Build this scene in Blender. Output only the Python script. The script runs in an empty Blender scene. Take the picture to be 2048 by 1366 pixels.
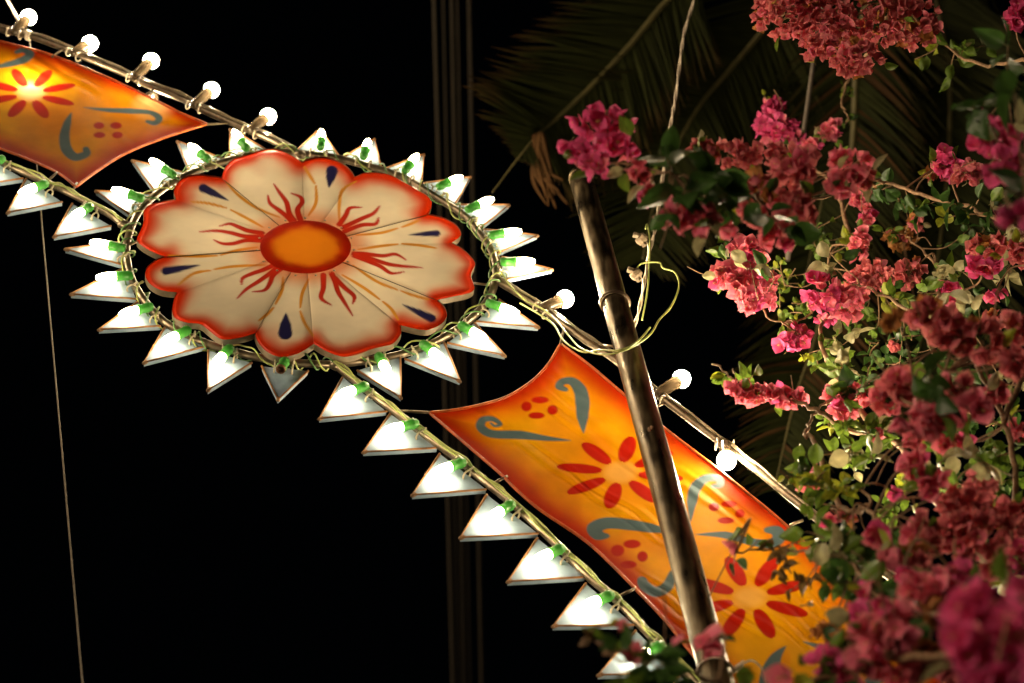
import bpy, math, random
import numpy as np
R = math.radians
rnd = random.Random(7)
nrs = np.random.RandomState(11)
scene = bpy.context.scene
col = scene.collection

# ------------------------------------------------------------------ camera
ELEV, HFOV, CAMZ = 53.6, 28.0, 1.6
W, H = 2048.0, 1366.0                       # pixel frame of the survey sketch
cam_data = bpy.data.cameras.new('camera')
cam = bpy.data.objects.new('camera', cam_data)
col.objects.link(cam)
cam.location = (0, 0, CAMZ)
cam.rotation_euler = (R(90 + ELEV), 0, 0)
cam_data.sensor_width = 36
cam_data.lens = 18 / math.tan(R(HFOV / 2))
cam_data.clip_start = 0.05
cam_data.clip_end = 500
cam_data.dof.use_dof = True
cam_data.dof.focus_distance = 4.75
cam_data.dof.aperture_fstop = 3.0
scene.camera = cam

# ------------------------------------------------------------------ night sky and faint street glow
world = bpy.data.worlds.new('World')
scene.world = world
world.use_nodes = True
wn = world.node_tree.nodes
sky = wn.new('ShaderNodeTexSky')
sky.sky_type = 'NISHITA'
sky.sun_disc = False
sky.sun_elevation = R(4)
sky.sun_rotation = R(232)
sky.dust_density = 4
bg = wn['Background']
bg.inputs['Strength'].default_value = 0.0006
world.node_tree.links.new(sky.outputs[0], bg.inputs['Color'])
sun_d = bpy.data.lights.new('sun', 'SUN')
sun_d.energy = 2.0
sun_d.angle = R(25)
sun_d.color = (1.0, 0.76, 0.50)
sun = bpy.data.objects.new('sun', sun_d)
col.objects.link(sun)
sun.rotation_euler = (R(86), 0, R(-52))      # low, from behind and left of the viewer
scene.view_settings.view_transform = 'Standard'
scene.view_settings.look = 'None'
scene.view_settings.exposure = 0.0
scene.view_settings.gamma = 1.0
scene.cycles.use_denoising = True
scene.cycles.max_bounces = 6
scene.cycles.sample_clamp_indirect = 6
GLOBE_L, CONE_L, REAR_L = 900.0, 64.0, 280.0

# ------------------------------------------------------------------ surveying helpers
F = (W / 2) / math.tan(R(HFOV / 2))
ce, se = math.cos(R(ELEV)), math.sin(R(ELEV))
CAM = np.array([0, 0, CAMZ])
RIGHT, UP, FWD = np.array([1., 0, 0]), np.array([0, -se, ce]), np.array([0, ce, se])
# the decoration hangs in an upright plane, turned 12 degrees
a_, y_ = R(53), R(12)
Nc = (math.sin(y_) * math.cos(a_), math.sin(a_), math.cos(a_) * math.cos(y_))
N = RIGHT * Nc[0] + UP * Nc[1] - FWD * Nc[2]
N[2] = 0
N /= np.linalg.norm(N)
PD = 2.88                                    # metres from the viewer to that plane
EX = np.cross([0, 0, 1], N)                  # along the decoration
if EX[0] < 0: EX = -EX
EZ = np.array([0., 0, 1])

def ray(px, py):
    return FWD + RIGHT * ((px - W / 2) / F) + UP * ((H / 2 - py) / F)

def D(px, py, off=0.0):
    """point of the decoration, off metres in front of its plane"""
    d = ray(px, py)
    return CAM + d * ((PD - off) / -(d @ N))

def DV(px, py, off=0.0):
    px = np.asarray(px, float); py = np.asarray(py, float)
    d = FWD[None] + RIGHT[None] * ((px - W / 2) / F)[:, None] + UP[None] * ((H / 2 - py) / F)[:, None]
    t = (PD - np.asarray(off)) / -(d @ N)
    return CAM[None] + d * t[:, None]

def K(px, py, k):
    """point in the free air, k times as far away as the decoration's plane"""
    d = ray(px, py)
    return CAM + d * (PD / -(d @ N)) * k

def dist(px, py, m):
    d = ray(px, py)
    return CAM + d * m

def project(p):
    v = np.asarray(p) - CAM
    z = v @ FWD
    return W / 2 + F * (v @ RIGHT) / z, H / 2 - F * (v @ UP) / z, z

def unit(v):
    v = np.asarray(v, float)
    return v / (np.linalg.norm(v) + 1e-12)

def spline(pts, n=6, closed=False):
    pts = [np.asarray(p, float) for p in pts]
    m = len(pts)
    if m == 2 and not closed:
        return [pts[0] + (pts[1] - pts[0]) * i / n for i in range(n + 1)]
    out = []
    segs = m if closed else m - 1
    for i in range(segs):
        if closed:
            p0, p1, p2, p3 = pts[(i - 1) % m], pts[i], pts[(i + 1) % m], pts[(i + 2) % m]
        else:
            p0, p1, p2, p3 = pts[max(i - 1, 0)], pts[i], pts[i + 1], pts[min(i + 2, m - 1)]
        for j in range(n):
            t = j / n
            out.append(0.5 * ((2 * p1) + (p2 - p0) * t + (2 * p0 - 5 * p1 + 4 * p2 - p3) * t * t + (3 * p1 - p0 - 3 * p2 + p3) * t ** 3))
    if not closed:
        out.append(pts[-1])
    return out

def frame(ax):
    ax = unit(ax)
    h = np.array([0, 0, 1.]) if abs(ax[2]) < .9 else np.array([1., 0, 0])
    u = unit(np.cross(h, ax))
    return u, np.cross(ax, u), ax

# ------------------------------------------------------------------ mesh helpers
class MB:
    def __init__(s):
        s.v, s.f, s.c = [], [], []
    def add(s, verts, faces, color=None):
        o = len(s.v)
        s.v.extend([tuple(p) for p in verts])
        s.f.extend([tuple(i + o for i in f) for f in faces])
        if color is not None:
            s.c.extend(list(color) if len(np.shape(color)) > 1 else [tuple(color)] * len(verts))
    def tube(s, pts, r, n=8, closed=False, cap=True, color=None):
        pts = [np.asarray(p, float) for p in pts]
        m = len(pts)
        rr = r if hasattr(r, '__len__') else [r] * m
        vs, u = [], None
        for i, p in enumerate(pts):
            a = pts[(i + 1) % m] if (closed or i < m - 1) else p
            b = pts[(i - 1) % m] if (closed or i > 0) else p
            t = unit(a - b)
            if u is None:
                u = frame(t)[0]
            u = unit(u - t * (u @ t))
            w = np.cross(t, u)
            for k in range(n):
                q = 2 * math.pi * k / n
                vs.append(p + (u * math.cos(q) + w * math.sin(q)) * rr[i])
        fs = []
        for i in range(m if closed else m - 1):
            j = (i + 1) % m
            for k in range(n):
                l = (k + 1) % n
                fs.append((i * n + k, i * n + l, j * n + l, j * n + k))
        if cap and not closed:
            fs.append(tuple(range(n))[::-1]); fs.append(tuple((m - 1) * n + k for k in range(n)))
        s.add(vs, fs, color)
    def lathe(s, prof, origin, axis, n=16):
        """prof: (distance along the axis, radius)"""
        u, w, a = frame(axis)
        o = np.asarray(origin, float)
        s_pts, rings = [], []
        for (h, r) in prof:
            if r <= 1e-6:
                rings.append([len(s_pts)]); s_pts.append(o + a * h)
            else:
                rings.append(list(range(len(s_pts), len(s_pts) + n)))
                s_pts += [o + a * h + (u * math.cos(2 * math.pi * k / n) + w * math.sin(2 * math.pi * k / n)) * r for k in range(n)]
        fs = []
        for A, B in zip(rings[:-1], rings[1:]):
            for k in range(n):
                l = (k + 1) % n
                if len(A) == 1 and len(B) == 1: continue
                if len(A) == 1: fs.append((A[0], B[l], B[k]))
                elif len(B) == 1: fs.append((A[k], A[l], B[0]))
                else: fs.append((A[k], A[l], B[l], B[k]))
        if len(rings[0]) > 1: fs.append(tuple(rings[0][::-1]))
        if len(rings[-1]) > 1: fs.append(tuple(rings[-1]))
        s.add(s_pts, fs)
    def mesh(s, name, mat, smooth=True):
        me = bpy.data.meshes.new(name)
        me.from_pydata([tuple(map(float, p)) for p in s.v], [], s.f)
        if s.c and len(s.c) == len(s.v):
            at = me.color_attributes.new('Col', 'FLOAT_COLOR', 'POINT')
            arr = np.ones((len(s.v), 4), np.float32)
            arr[:, :3] = np.array(s.c, np.float32)[:, :3]
            at.data.foreach_set('color', arr.ravel())
        if smooth:
            me.polygons.foreach_set('use_smooth', [True] * len(me.polygons))
        me.materials.append(mat)
        me.update()
        return me
    def build(s, name, mat, parent=None, smooth=True):
        return link(name, s.mesh(name, mat, smooth), parent)

def link(name, data, parent=None):
    o = bpy.data.objects.new(name, data)
    col.objects.link(o)
    if parent is not None:
        o.parent = parent
        o.matrix_parent_inverse = parent_inv(parent)
    return o

def parent_inv(p):
    from mathutils import Matrix
    m = Matrix.Translation(p.location)
    q = p.parent
    return m.inverted() if q is None else (Matrix.Translation(q.location).inverted() if False else m.inverted())

def thing(name, label, cat, loc=(0, 0, 0), group=None, kind=None):
    o = bpy.data.objects.new(name, None)
    o.empty_display_size = .05
    col.objects.link(o)
    o.location = [float(q) for q in loc]
    return tag(o, label, cat, group, kind)

def tag(o, label=None, cat=None, group=None, kind=None):
    if label: o['label'] = label
    if cat: o['category'] = cat
    if group: o['group'] = group
    if kind: o['kind'] = kind
    return o

# ------------------------------------------------------------------ materials
def mat(name, color=(.5, .5, .5), rough=.5, metal=0., vcol=False, trans=0., noise=0., nscale=30., bump=0., spec=.5, emit=None, coat=0., tcol=None):
    m = bpy.data.materials.new(name)
    m.use_nodes = True
    nt = m.node_tree
    nd, lk = nt.nodes, nt.links
    b = nd['Principled BSDF']
    b.inputs['Base Color'].default_value = (*color, 1)
    b.inputs['Roughness'].default_value = rough
    b.inputs['Metallic'].default_value = metal
    b.inputs['Specular IOR Level'].default_value = spec
    b.inputs['Coat Weight'].default_value = coat
    src = None
    if vcol:
        a = nd.new('ShaderNodeVertexColor'); a.layer_name = 'Col'
        src = a.outputs['Color']
    if noise or bump:
        tc = nd.new('ShaderNodeTexCoord')
        no = nd.new('ShaderNodeTexNoise')
        no.inputs['Scale'].default_value = nscale
        no.inputs['Detail'].default_value = 6
        lk.new(tc.outputs['Object'], no.inputs['Vector'])
        if noise:
            mr = nd.new('ShaderNodeMapRange')
            mr.inputs['From Min'].default_value = .3; mr.inputs['From Max'].default_value = .7
            mr.inputs['To Min'].default_value = 1 - noise; mr.inputs['To Max'].default_value = 1 + noise * .5
            lk.new(no.outputs['Fac'], mr.inputs['Value'])
            mx = nd.new('ShaderNodeMix'); mx.data_type = 'RGBA'; mx.blend_type = 'MULTIPLY'
            mx.inputs[0].default_value = 1
            if src: lk.new(src, mx.inputs[6])
            else: mx.inputs[6].default_value = (*color, 1)
            cb = nd.new('ShaderNodeCombineColor')
            for i in range(3): lk.new(mr.outputs[0], cb.inputs[i])
            lk.new(cb.outputs[0], mx.inputs[7])
            src = mx.outputs[2]
        if bump:
            bp = nd.new('ShaderNodeBump')
            bp.inputs['Strength'].default_value = bump
            bp.inputs['Distance'].default_value = .004
            lk.new(no.outputs['Fac'], bp.inputs['Height'])
            lk.new(bp.outputs[0], b.inputs['Normal'])
    if src: lk.new(src, b.inputs['Base Color'])
    if emit:
        b.inputs['Emission Color'].default_value = (*emit[0], 1)
        b.inputs['Emission Strength'].default_value = emit[1]
    if trans:
        t = nd.new('ShaderNodeBsdfTranslucent')
        if src: lk.new(src, t.inputs['Color'])
        else: t.inputs['Color'].default_value = (*(tcol or color), 1)
        ms = nd.new('ShaderNodeMixShader')
        ms.inputs[0].default_value = trans
        lk.new(b.outputs[0], ms.inputs[1]); lk.new(t.outputs[0], ms.inputs[2])
        lk.new(ms.outputs[0], nd['Material Output'].inputs['Surface'])
    return m

WARM = (1.0, .80, .50)
M = dict(
    tube=mat('galvanised tube', (.22, .17, .115), .34, .8, noise=.45, nscale=45, bump=.25),
    pole=None,
    rust=mat('rusty scab', (.30, .17, .09), .9, 0, noise=.5, nscale=60, bump=.6),
    plate=mat('white enamel plate', (.30, .40, .52), .4, 0, noise=.28, nscale=25),
    rim=mat('tan rod edge', (.34, .15, .05), .5, .2, noise=.5, nscale=60),
    fabric=mat('painted fabric', vcol=True, rough=.55, trans=.42, noise=.16, nscale=14, spec=.06),
    flower=mat('painted plastic skin', vcol=True, rough=.42, trans=.36, noise=.08, nscale=9, spec=.4),
    wall=mat('plain side wall', (.24, .18, .12), .5, .1, noise=.3, nscale=40),
    edge=mat('painted edge wire', (.62, .12, .02), .35, .1, noise=.5, nscale=40),
    green=mat('green socket plastic', (.06, .30, .045), .35, 0, trans=.04, noise=.2, nscale=70),
    brown=mat('smoked socket plastic', (.05, .035, .02), .25, 0, trans=.05, noise=.3, nscale=60),
    yg=mat('yellow green insulation', (.42, .47, .13), .45, 0, noise=.3, nscale=25),
    dgreen=mat('green insulation', (.10, .22, .06), .45, 0, noise=.3, nscale=25),
    clear=mat('dull clear insulation', (.19, .15, .10), .3, 0, noise=.3, nscale=50),
    tie=mat('cream cable tie', (.52, .43, .30), .45, 0),
    cord=mat('pale cord', (.70, .58, .44), .6, 0, noise=.3, nscale=120),
    dcord=mat('weathered cord', (.27, .22, .165), .7, 0, noise=.3, nscale=120),
    wire=mat('grey aerial wire', (.13, .105, .075), .6, 0),
    rod=mat('dull grey rod', (.17, .14, .11), .5, .3, noise=.2),
    tape=mat('brown tape', (.14, .10, .06), .6, 0, noise=.5, nscale=60, bump=.4),
    globe=mat('lit globe glass', (.9, .9, .85), .2, emit=(WARM, GLOBE_L)),
    cone=mat('lit frosted glass', (.9, .9, .88), .2, emit=((1.0, .80, .48), CONE_L)),
    rearglobe=mat('lit rear globe glass', (.9, .9, .85), .2, emit=(WARM, REAR_L)),
    fillglobe=mat('added fill globe', (.9, .9, .85), .2, emit=(WARM, 130.0)),
    dead=mat('burnt socket mouth', (.20, .09, .04), .6, .3, noise=.5, nscale=90),
    bract=mat('bougainvillea bract', vcol=True, rough=.6, trans=.38, noise=.18, nscale=60, spec=.25),
    leaf=mat('bougainvillea leaf', vcol=True, rough=.42, trans=.38, noise=.25, nscale=45, spec=.45),
    bark=mat('bougainvillea bark', (.26, .15, .075), .75, 0, noise=.5, nscale=90, bump=.5),
    frond=mat('palm leaflet', vcol=True, rough=.75, trans=.2, noise=.2, nscale=8, spec=.08),
    rachis=mat('palm rachis', (.10, .085, .03), .6, 0, noise=.3, nscale=20),
    trunk=mat('palm trunk bark', (.08, .055, .035), .9, 0, noise=.5, nscale=9, bump=.8),
    ground=mat('street asphalt', (.05, .048, .045), .85, 0, noise=.4, nscale=3, bump=.3),
)

def pole_mat():
    m = mat('worn steel pole', (.13, .10, .07), .34, .8)
    nt = m.node_tree; nd, lk = nt.nodes, nt.links
    b = nd['Principled BSDF']
    tc = nd.new('ShaderNodeTexCoord')
    mp = nd.new('ShaderNodeMapping'); mp.inputs['Scale'].default_value = (1, 1, .16)
    lk.new(tc.outputs['Object'], mp.inputs['Vector'])
    n1 = nd.new('ShaderNodeTexNoise'); n1.inputs['Scale'].default_value = 70; n1.inputs['Detail'].default_value = 8
    n2 = nd.new('ShaderNodeTexNoise'); n2.inputs['Scale'].default_value = 11; n2.inputs['Detail'].default_value = 5
    lk.new(mp.outputs[0], n1.inputs['Vector']); lk.new(tc.outputs['Object'], n2.inputs['Vector'])
    mul = nd.new('ShaderNodeMath'); mul.operation = 'MULTIPLY'
    lk.new(n1.outputs['Fac'], mul.inputs[0]); lk.new(n2.outputs['Fac'], mul.inputs[1])
    rp = nd.new('ShaderNodeValToRGB')
    e = rp.color_ramp.elements
    e[0].position = .15; e[0].color = (.060, .043, .024, 1)
    e[1].position = .42; e[1].color = (.19, .135, .070, 1)
    lk.new(mul.outputs[0], rp.inputs[0]); lk.new(rp.outputs[0], b.inputs['Base Color'])
    r2 = nd.new('ShaderNodeMapRange'); r2.inputs['From Min'].default_value = .15; r2.inputs['From Max'].default_value = .38
    r2.inputs['To Min'].default_value = .26; r2.inputs['To Max'].default_value = .52
    lk.new(mul.outputs[0], r2.inputs['Value']); lk.new(r2.outputs[0], b.inputs['Roughness'])
    r3 = nd.new('ShaderNodeMapRange'); r3.inputs['From Min'].default_value = .2; r3.inputs['From Max'].default_value = .36
    r3.inputs['To Min'].default_value = .9; r3.inputs['To Max'].default_value = .55
    lk.new(mul.outputs[0], r3.inputs['Value']); lk.new(r3.outputs[0], b.inputs['Metallic'])
    bp = nd.new('ShaderNodeBump'); bp.inputs['Strength'].default_value = .35; bp.inputs['Distance'].default_value = .002
    lk.new(n1.outputs['Fac'], bp.inputs['Height']); lk.new(bp.outputs[0], b.inputs['Normal'])
    return m
M['pole'] = pole_mat()

# ------------------------------------------------------------------ ground
g = MB()
S = 60
n_ = 12
gv = [(-S + 2 * S * i / n_, -S + 2 * S * j / n_, 0) for j in range(n_ + 1) for i in range(n_ + 1)]
g.add(gv, [(j * (n_ + 1) + i, j * (n_ + 1) + i + 1, (j + 1) * (n_ + 1) + i + 1, (j + 1) * (n_ + 1) + i) for j in range(n_) for i in range(n_)])
tag(g.build('ground', M['ground'], smooth=False), 'dark asphalt street ground', 'ground', kind='structure')

# zoom-sheet coordinates -> frame pixels
def Z1(p): return [(x / 3., y / 3.) for x, y in p]
def Z2(p): return [(240 + .366 * x, 240 + .366 * y) for x, y in p]
def Z3(p): return [(600 + .4245 * x, 240 + .4245 * y) for x, y in p]
def Z4(p): return [(820 + .5242 * x, 650 + .5242 * y) for x, y in p]
def Z7(p): return [(1400 + .5167 * x, 660 + .5167 * y) for x, y in p]

# ------------------------------------------------------------------ the lit frame
up_left = [(-330, -60), (-160, 8), (-60, 40), (7, 60), (60, 72), (130, 97), (160, 110), (250, 147), (280, 163), (370, 200), (400, 217), (490, 257), (544, 281), (600, 309)]
up_right = [(994, 561), (1060, 602), (1105, 632), (1170, 680), (1225, 716), (1310, 785), (1380, 838), (1450, 891), (1520, 945), (1600, 1010), (1740, 1122), (1900, 1250), (2060, 1380), (2200, 1500)]
lo_left = [(-330, 160), (-120, 265), (0, 322), (93, 365), (143, 388), (213, 425), (247, 449)]
lo_right = [(672, 731), (731, 778), (781, 816), (846, 866), (926, 926), (987, 976), (1047, 1026), (1127, 1102), (1182, 1157), (1238, 1204), (1293, 1262), (1345, 1315), (1430, 1400), (1560, 1530), (1700, 1670)]
ring_px = [(445, 324), (350, 362), (284, 416), (257, 472), (254, 520), (273, 577), (328, 643), (416, 688), (533, 718), (612, 727), (685, 727), (812, 706), (906, 664), (970, 608), (991, 558), (986, 508), (957, 463), (927, 430), (855, 384), (799, 352), (710, 325), (642, 311), (540, 305)]

fr = thing('light_frame', 'curved tubular festoon frame with a ring and rows of white triangular plates', 'light frame', D(620, 727))
def rail(name, px, r=.0095):
    pts = spline([D(x, y) for x, y in px], 5)
    b = MB(); b.tube(pts, r, 12)
    return b.build(name, M['tube'], fr), pts
_, p_ul = rail('upper_rail', up_left)
_, p_ur = rail('upper_rail', up_right)
_, p_ll = rail('lower_rail', lo_left)
_, p_lr = rail('lower_rail', lo_right)
p_ring = spline([D(x, y, -.004) for x, y in ring_px], 6, True)
b = MB(); b.tube(p_ring, .0095, 12, closed=True); b.build('ring_tube', M['tube'], fr)
# weld beads where tube meets tube
for (x, y) in ((247, 449), (600, 309), (994, 561), (672, 731)):
    b = MB(); b.lathe([(-.016, 0), (-.013, .008), (0, .0135), (.013, .008), (.016, 0)], D(x, y, .001), EX, 12)
    b.build('weld', M['tube'], fr)
# short rods between rails and fabric panels
for (q0, q1, o0, o1) in [((128, 96), (104, 114), 0, .004), ((308, 178), (292, 191), 0, .004), ((456, 246), (415, 249), 0, .004), ((95, 362), (114, 345), 0, .004), ((142, 388), (154, 366), 0, .004),
                     ((984, 968), (1015, 952), 0, .004), ((1239, 1192), (1270, 1177), 0, .004), ((1315, 812), (1330, 806), 0, .004), ((800, 822), (860, 825), 0, .004), ((1128, 655), (1121, 688), 0, .004),
                     ((1580, 1050), (1606, 1041), 0, .004), ((942, 566), (990, 571), -.02, 0), ((300, 470), (256, 492), -.02, 0), ((560, 700), (566, 724), -.02, 0), ((700, 690), (712, 722), -.02, 0), ((1196, 690), (1236, 694), 0, .03)]:
    b = MB(); b.tube([D(*q0, o0), D(*q1, o1)], .0032, 8); b.build('strut', M['tube'], fr)

# triangular plates: apex, base, base
tri_low = [((639, 837), (686, 755), (773, 823)), ((727, 904), (781, 828), (874, 896)), ((825, 990), (880, 908), (972, 979)), ((921, 1075), (974, 990), (1076, 1067)),
           ((1016, 1163), (1075, 1077), (1170, 1154)), ((1107, 1252), (1172, 1168), (1268, 1250)), ((1197, 1350), (1272, 1262), (1358, 1346)), ((1290, 1450), (1360, 1352), (1455, 1440)), ((1390, 1555), (1458, 1452), (1555, 1540)), ((1500, 1660), (1560, 1550), (1660, 1640))]
tri_left = [((108, 473), (145, 408), (222, 452)), ((15, 425), (53, 358), (124, 404)), ((-75, 375), (-32, 312), (46, 357)), ((-165, 325), (-120, 270), (-40, 318))]
tri_ring = [((131, 498), (241, 485), (246, 530)), ((142, 588), (247, 537), (272, 598)), ((198, 659), (275, 605), (321, 652)), ((288, 725), (330, 656), (410, 693)), ((416, 780), (417, 701), (503, 726)),
            ((556, 799), (524, 733), (616, 742)), ((802, 795), (715, 741), (800, 714)), ((920, 762), (810, 718), (888, 686)), ((1010, 711), (895, 686), (948, 646)), ((1077, 654), (953, 643), (998, 600)),
            ((1104, 539), (1007, 560), (1003, 514)), ((1075, 471), (967, 459), (995, 506)), ((1018, 410), (914, 410), (960, 456)), ((941, 354), (848, 367), (911, 406)), ((848, 309), (771, 338), (842, 367)),
            ((749, 278), (686, 316), (761, 334)), ((640, 258), (594, 302), (676, 311)), ((460, 258), (460, 319), (529, 298)), ((355, 283), (379, 342), (450, 320)), ((265, 321), (310, 383), (372, 347)), ((192, 382), (258, 428), (307, 389))]
PT = .012
def plate(tri):
    fr_o = -.006
    f3 = [D(x, y, fr_o) for x, y in tri]
    b3 = [p - N * PT for p in f3]
    b = MB()
    # a shallow tray: face set 1 mm behind its rod edge
    b.add(f3 + b3, [(0, 1, 2), (5, 4, 3), (0, 3, 4, 1), (1, 4, 5, 2), (2, 5, 3, 0)])
    o = b.build('triangle_plate', M['plate'], fr, smooth=False)
    b = MB()
    c = sum(f3) / 3
    q = [p + unit(p - c) * .001 + N * .001 for p in f3]
    b.tube([q[1], q[0], q[2]], .0028, 6)
    e = b.build('rod_edge', M['rim'], o)
    b = MB(); b.lathe([(-.012, .003), (-.010, .0046), (0, .0044), (.003, .0025), (.004, 0)], q[0] - N * .003, unit(q[0] - c), 8)
    b.build('apex_cap', M['rust'], o)
    return o

def lamp_cone(tri, label, group, lit=True, jit=0.):
    A = D(*tri[0], .0); B0 = D(*tri[1], .0); B1 = D(*tri[2], .0)
    t = .5 + rnd.uniform(-.06, .06)
    Mid = B0 * (1 - t) + B1 * t
    ax = unit(A - Mid)
    side = unit(np.cross(N, ax))
    ax = unit(ax + side * rnd.uniform(-.16, .16) + N * rnd.uniform(-.02, .12))
    o = Mid + N * .021 - ax * .004
    th = thing('socket_lamp', label, 'lamp', o, group)
    s = MB()
    s.lathe([(-.004, .008), (-.001, .0105), (.006, .0112), (.009, .0128), (.012, .0112), (.028, .0116), (.030, .0128), (.036, .0128), (.037, .011)], o, ax, 14)
    sk = s.build('socket', M['green'], th)
    if lit:
        s = MB()
        s.lathe([(.031, .0100), (.040, .0106), (.054, .0112), (.064, .0108), (.073, .0088), (.082, .0055), (.084, 0)], o, ax, 14)
        s.build('bulb', M['cone'], th)
    else:
        s = MB()
        s.lathe([(.033, .0118), (.042, .0115), (.043, .009), (.038, .008)], o, ax, 14)
        s.build('socket_mouth', M['dead'], th)
    # cable tie that holds it to the tube
    d = unit(B1 - B0)
    for sg in (-1, 1):
        c = Mid + d * sg * rnd.uniform(.016, .026)
        u = N; w = np.cross(d, u)
        rp = [c + (u * math.cos(q) + w * math.sin(q)) * .0118 for q in np.linspace(0, 2 * math.pi, 14, endpoint=False)]
        s = MB(); s.tube(rp, .0022, 6, closed=True)
        hd = c + u * .0125 - ax * .006
        s.tube([hd, hd + unit(u - ax * .8 + d * rnd.uniform(-.5, .5)) * .011], [.0032, .002], 6)
        s.build('cable_tie', M['tie'], th)
    return o

ORD = ['first', 'second', 'third', 'fourth', 'fifth', 'sixth', 'seventh', 'eighth', 'ninth', 'tenth', 'eleventh']
socks_low, socks_left, socks_ring = [], [], []
for i, t in enumerate(tri_low):
    plate(t); socks_low.append(lamp_cone(t, ORD[i] + ' lit green-socket lamp after the flower ring on the lower rail beside the right panel', 'lamps along the lower rail right of the flower'))
for i, t in enumerate(tri_left):
    plate(t); socks_left.append(lamp_cone(t, ORD[i] + ' lit green-socket lamp from the flower ring on the lower rail under the left panel', 'lamps along the lower rail left of the flower'))
for i, t in enumerate(tri_ring):
    plate(t)
    if i == 5: socks_ring.append(lamp_cone(t, 'empty green lamp socket over the only dark triangular plate below the flower', None, lit=False))
    else:
        nn = (i - 6) % 21
        socks_ring.append(lamp_cone(t, ORD[nn] + ' lit lamp counter-clockwise from the dark plate on the flower ring' if nn < 10 else ORD[19 - nn] + ' lit lamp clockwise from the dark plate on the flower ring', 'lamps around the ring'))

# globe lamps of the upper rail: base pixel, bulb centre pixel
def globe(base, bulb, label, group=None, off0=.006, off1=.012):
    p0, p1 = D(*base, off0), D(*bulb, off1)
    ax = unit(p1 - p0); L = float(np.linalg.norm(p1 - p0))
    th = thing('globe_lamp', label, 'lamp', p0, group)
    r = .0215
    s = MB(); s.lathe([(-.012, .006), (-.010, .011), (0, .0135), (L - r - .006, .0145), (L - r + .004, .0165), (L - r + .008, .0165), (L - r + .008, .013)], p0, ax, 16)
    s.build('socket', M['brown'], th)
    s = MB()
    pr = [(L + r * math.cos(q), r * math.sin(q)) for q in np.linspace(math.pi * .82, 0, 11)]
    pr[-1] = (L + r, 0)
    s.lathe([(L - r - .002, .012)] + pr, p0, ax, 18)
    s.build('bulb', M['globe'], th)
    d = unit(np.cross(N, ax))
    for sg in (-1, 1):
        c = p0 - N * off0 - ax * .004 + d * sg * .019
        w = np.cross(d, N)
        s = MB(); s.tube([c + (N * math.cos(q) + w * math.sin(q)) * .0118 for q in np.linspace(0, 2 * math.pi, 14, endpoint=False)], .0019, 6, closed=True)
        s.tube([c + N * .012, c + N * .016 - ax * .008], [.0028, .0016], 6)
        s.build('cable_tie', M['tie'], th)
    return p0
GL = ' lit globe lamp from the flower ring on the rail over the left panel'
GG = 'globe lamps along the left upper rail'
gl = []
for bs, bl in [((-95, 25), (-66, -12)), ((30, 62), (57, 35)), ((150, 104), (180, 87)), ((270, 154), (302, 122)), ((390, 209), (423, 180)), ((502, 259), (536, 233))]:
    gl.append(globe(bs, bl, ORD[5 - len(gl)] + GL, GG))
gr = [globe((1086, 616), (1130, 598), 'lit globe lamp on the upper rail between the flower ring and the steel pole'),
      globe((1318, 786), (1363, 758), 'lit globe lamp standing on the upper rail just past the steel pole'),
      globe((1450, 890), (1453, 921), 'lit globe lamp hanging under the upper rail beside the right fabric panel'),
      globe((1712, 1102), (1741, 1088), 'lit globe lamp glinting through the bougainvillea leaves')]
gr.append(globe((2070, 1388), (2092, 1372), 'lit globe lamp hidden behind thick bougainvillea blossom'))
# lamps on the back of the frame shine through the cloth
def rear(px, off, label, group, glass='rearglobe'):
    p = D(*px, -off)
    th = thing('rear_lamp', label, 'lamp', p, group)
    s = MB(); r = .0215
    s.lathe([(-r * math.cos(q), r * math.sin(q) if 0 < q < 3.1 else 0) for q in np.linspace(0, math.pi, 12)], p, -EZ, 16)
    s.build('bulb', M[glass], th)
    s = MB(); s.lathe([(.012, .0125), (.022, .0155), (.055, .0135), (.062, .006)], p, -EZ if False else EZ, 14)
    s.build('socket', M['brown'], th)
    s = MB(); s.tube([p - EZ * 0 + EZ * .05, D(px[0], px[1] - 14, -.016)], .003, 6)
    s.build('bracket', M['tube'], th)
for px, off in (((62, 184), .052), ((302, 214), .060)):
    rear(px, off, 'lamp glowing through the left fabric panel from behind', 'lamps behind the left panel')
for px, off in (((965, 850), .22), ((1345, 905), .16), ((1190, 1010), .30), ((1480, 1110), .30), ((1620, 1290), .26), ((1400, 1240), .28)):
    rear(px, off, 'lamp glowing through the right fabric panel from behind', 'lamps behind the right panel')

for px, off in (((425, 440), .17), ((560, 385), .15), ((770, 425), .17), ((840, 545), .15), ((660, 630), .17), ((430, 590), .15)):  # added fill lamps, out of sight, to brighten the flower's skin
    rear(px, off, 'added unseen fill lamp behind the cream painted flower', 'added fill lamps behind the flower', 'fillglobe')

# ------------------------------------------------------------------ paint helpers (frame pixels)
def sstep(a, b, x):
    t = np.clip((x - a) / (b - a), 0, 1)
    return t * t * (3 - 2 * t)

def seg_dist(P, pts, widths, sy=1.0):
    """signed distance to a stroke of changing width (negative inside)"""
    best = np.full(len(P), 1e9)
    A = np.array(pts, float) * [1, sy]
    Q = P * [1, sy]
    for i in range(len(A) - 1):
        a, b = A[i], A[i + 1]
        ab = b - a
        t = np.clip(((Q - a) @ ab) / (ab @ ab + 1e-9), 0, 1)
        d = np.hypot(*(Q - (a + t[:, None] * ab)).T) - (widths[i] + (widths[i + 1] - widths[i]) * t)
        best = np.minimum(best, d)
    return best

def stroke(P, pts, widths, sy=1.0):
    sp = np.array(spline([np.array(p) for p in pts], 6))
    u = np.linspace(0, len(widths) - 1, len(sp))
    w = np.interp(u, np.arange(len(widths)), widths)
    return seg_dist(P, sp, w, sy)

def blend(C, c, m):
    return C * (1 - m[:, None]) + np.array(c)[None] * m[:, None]

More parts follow.
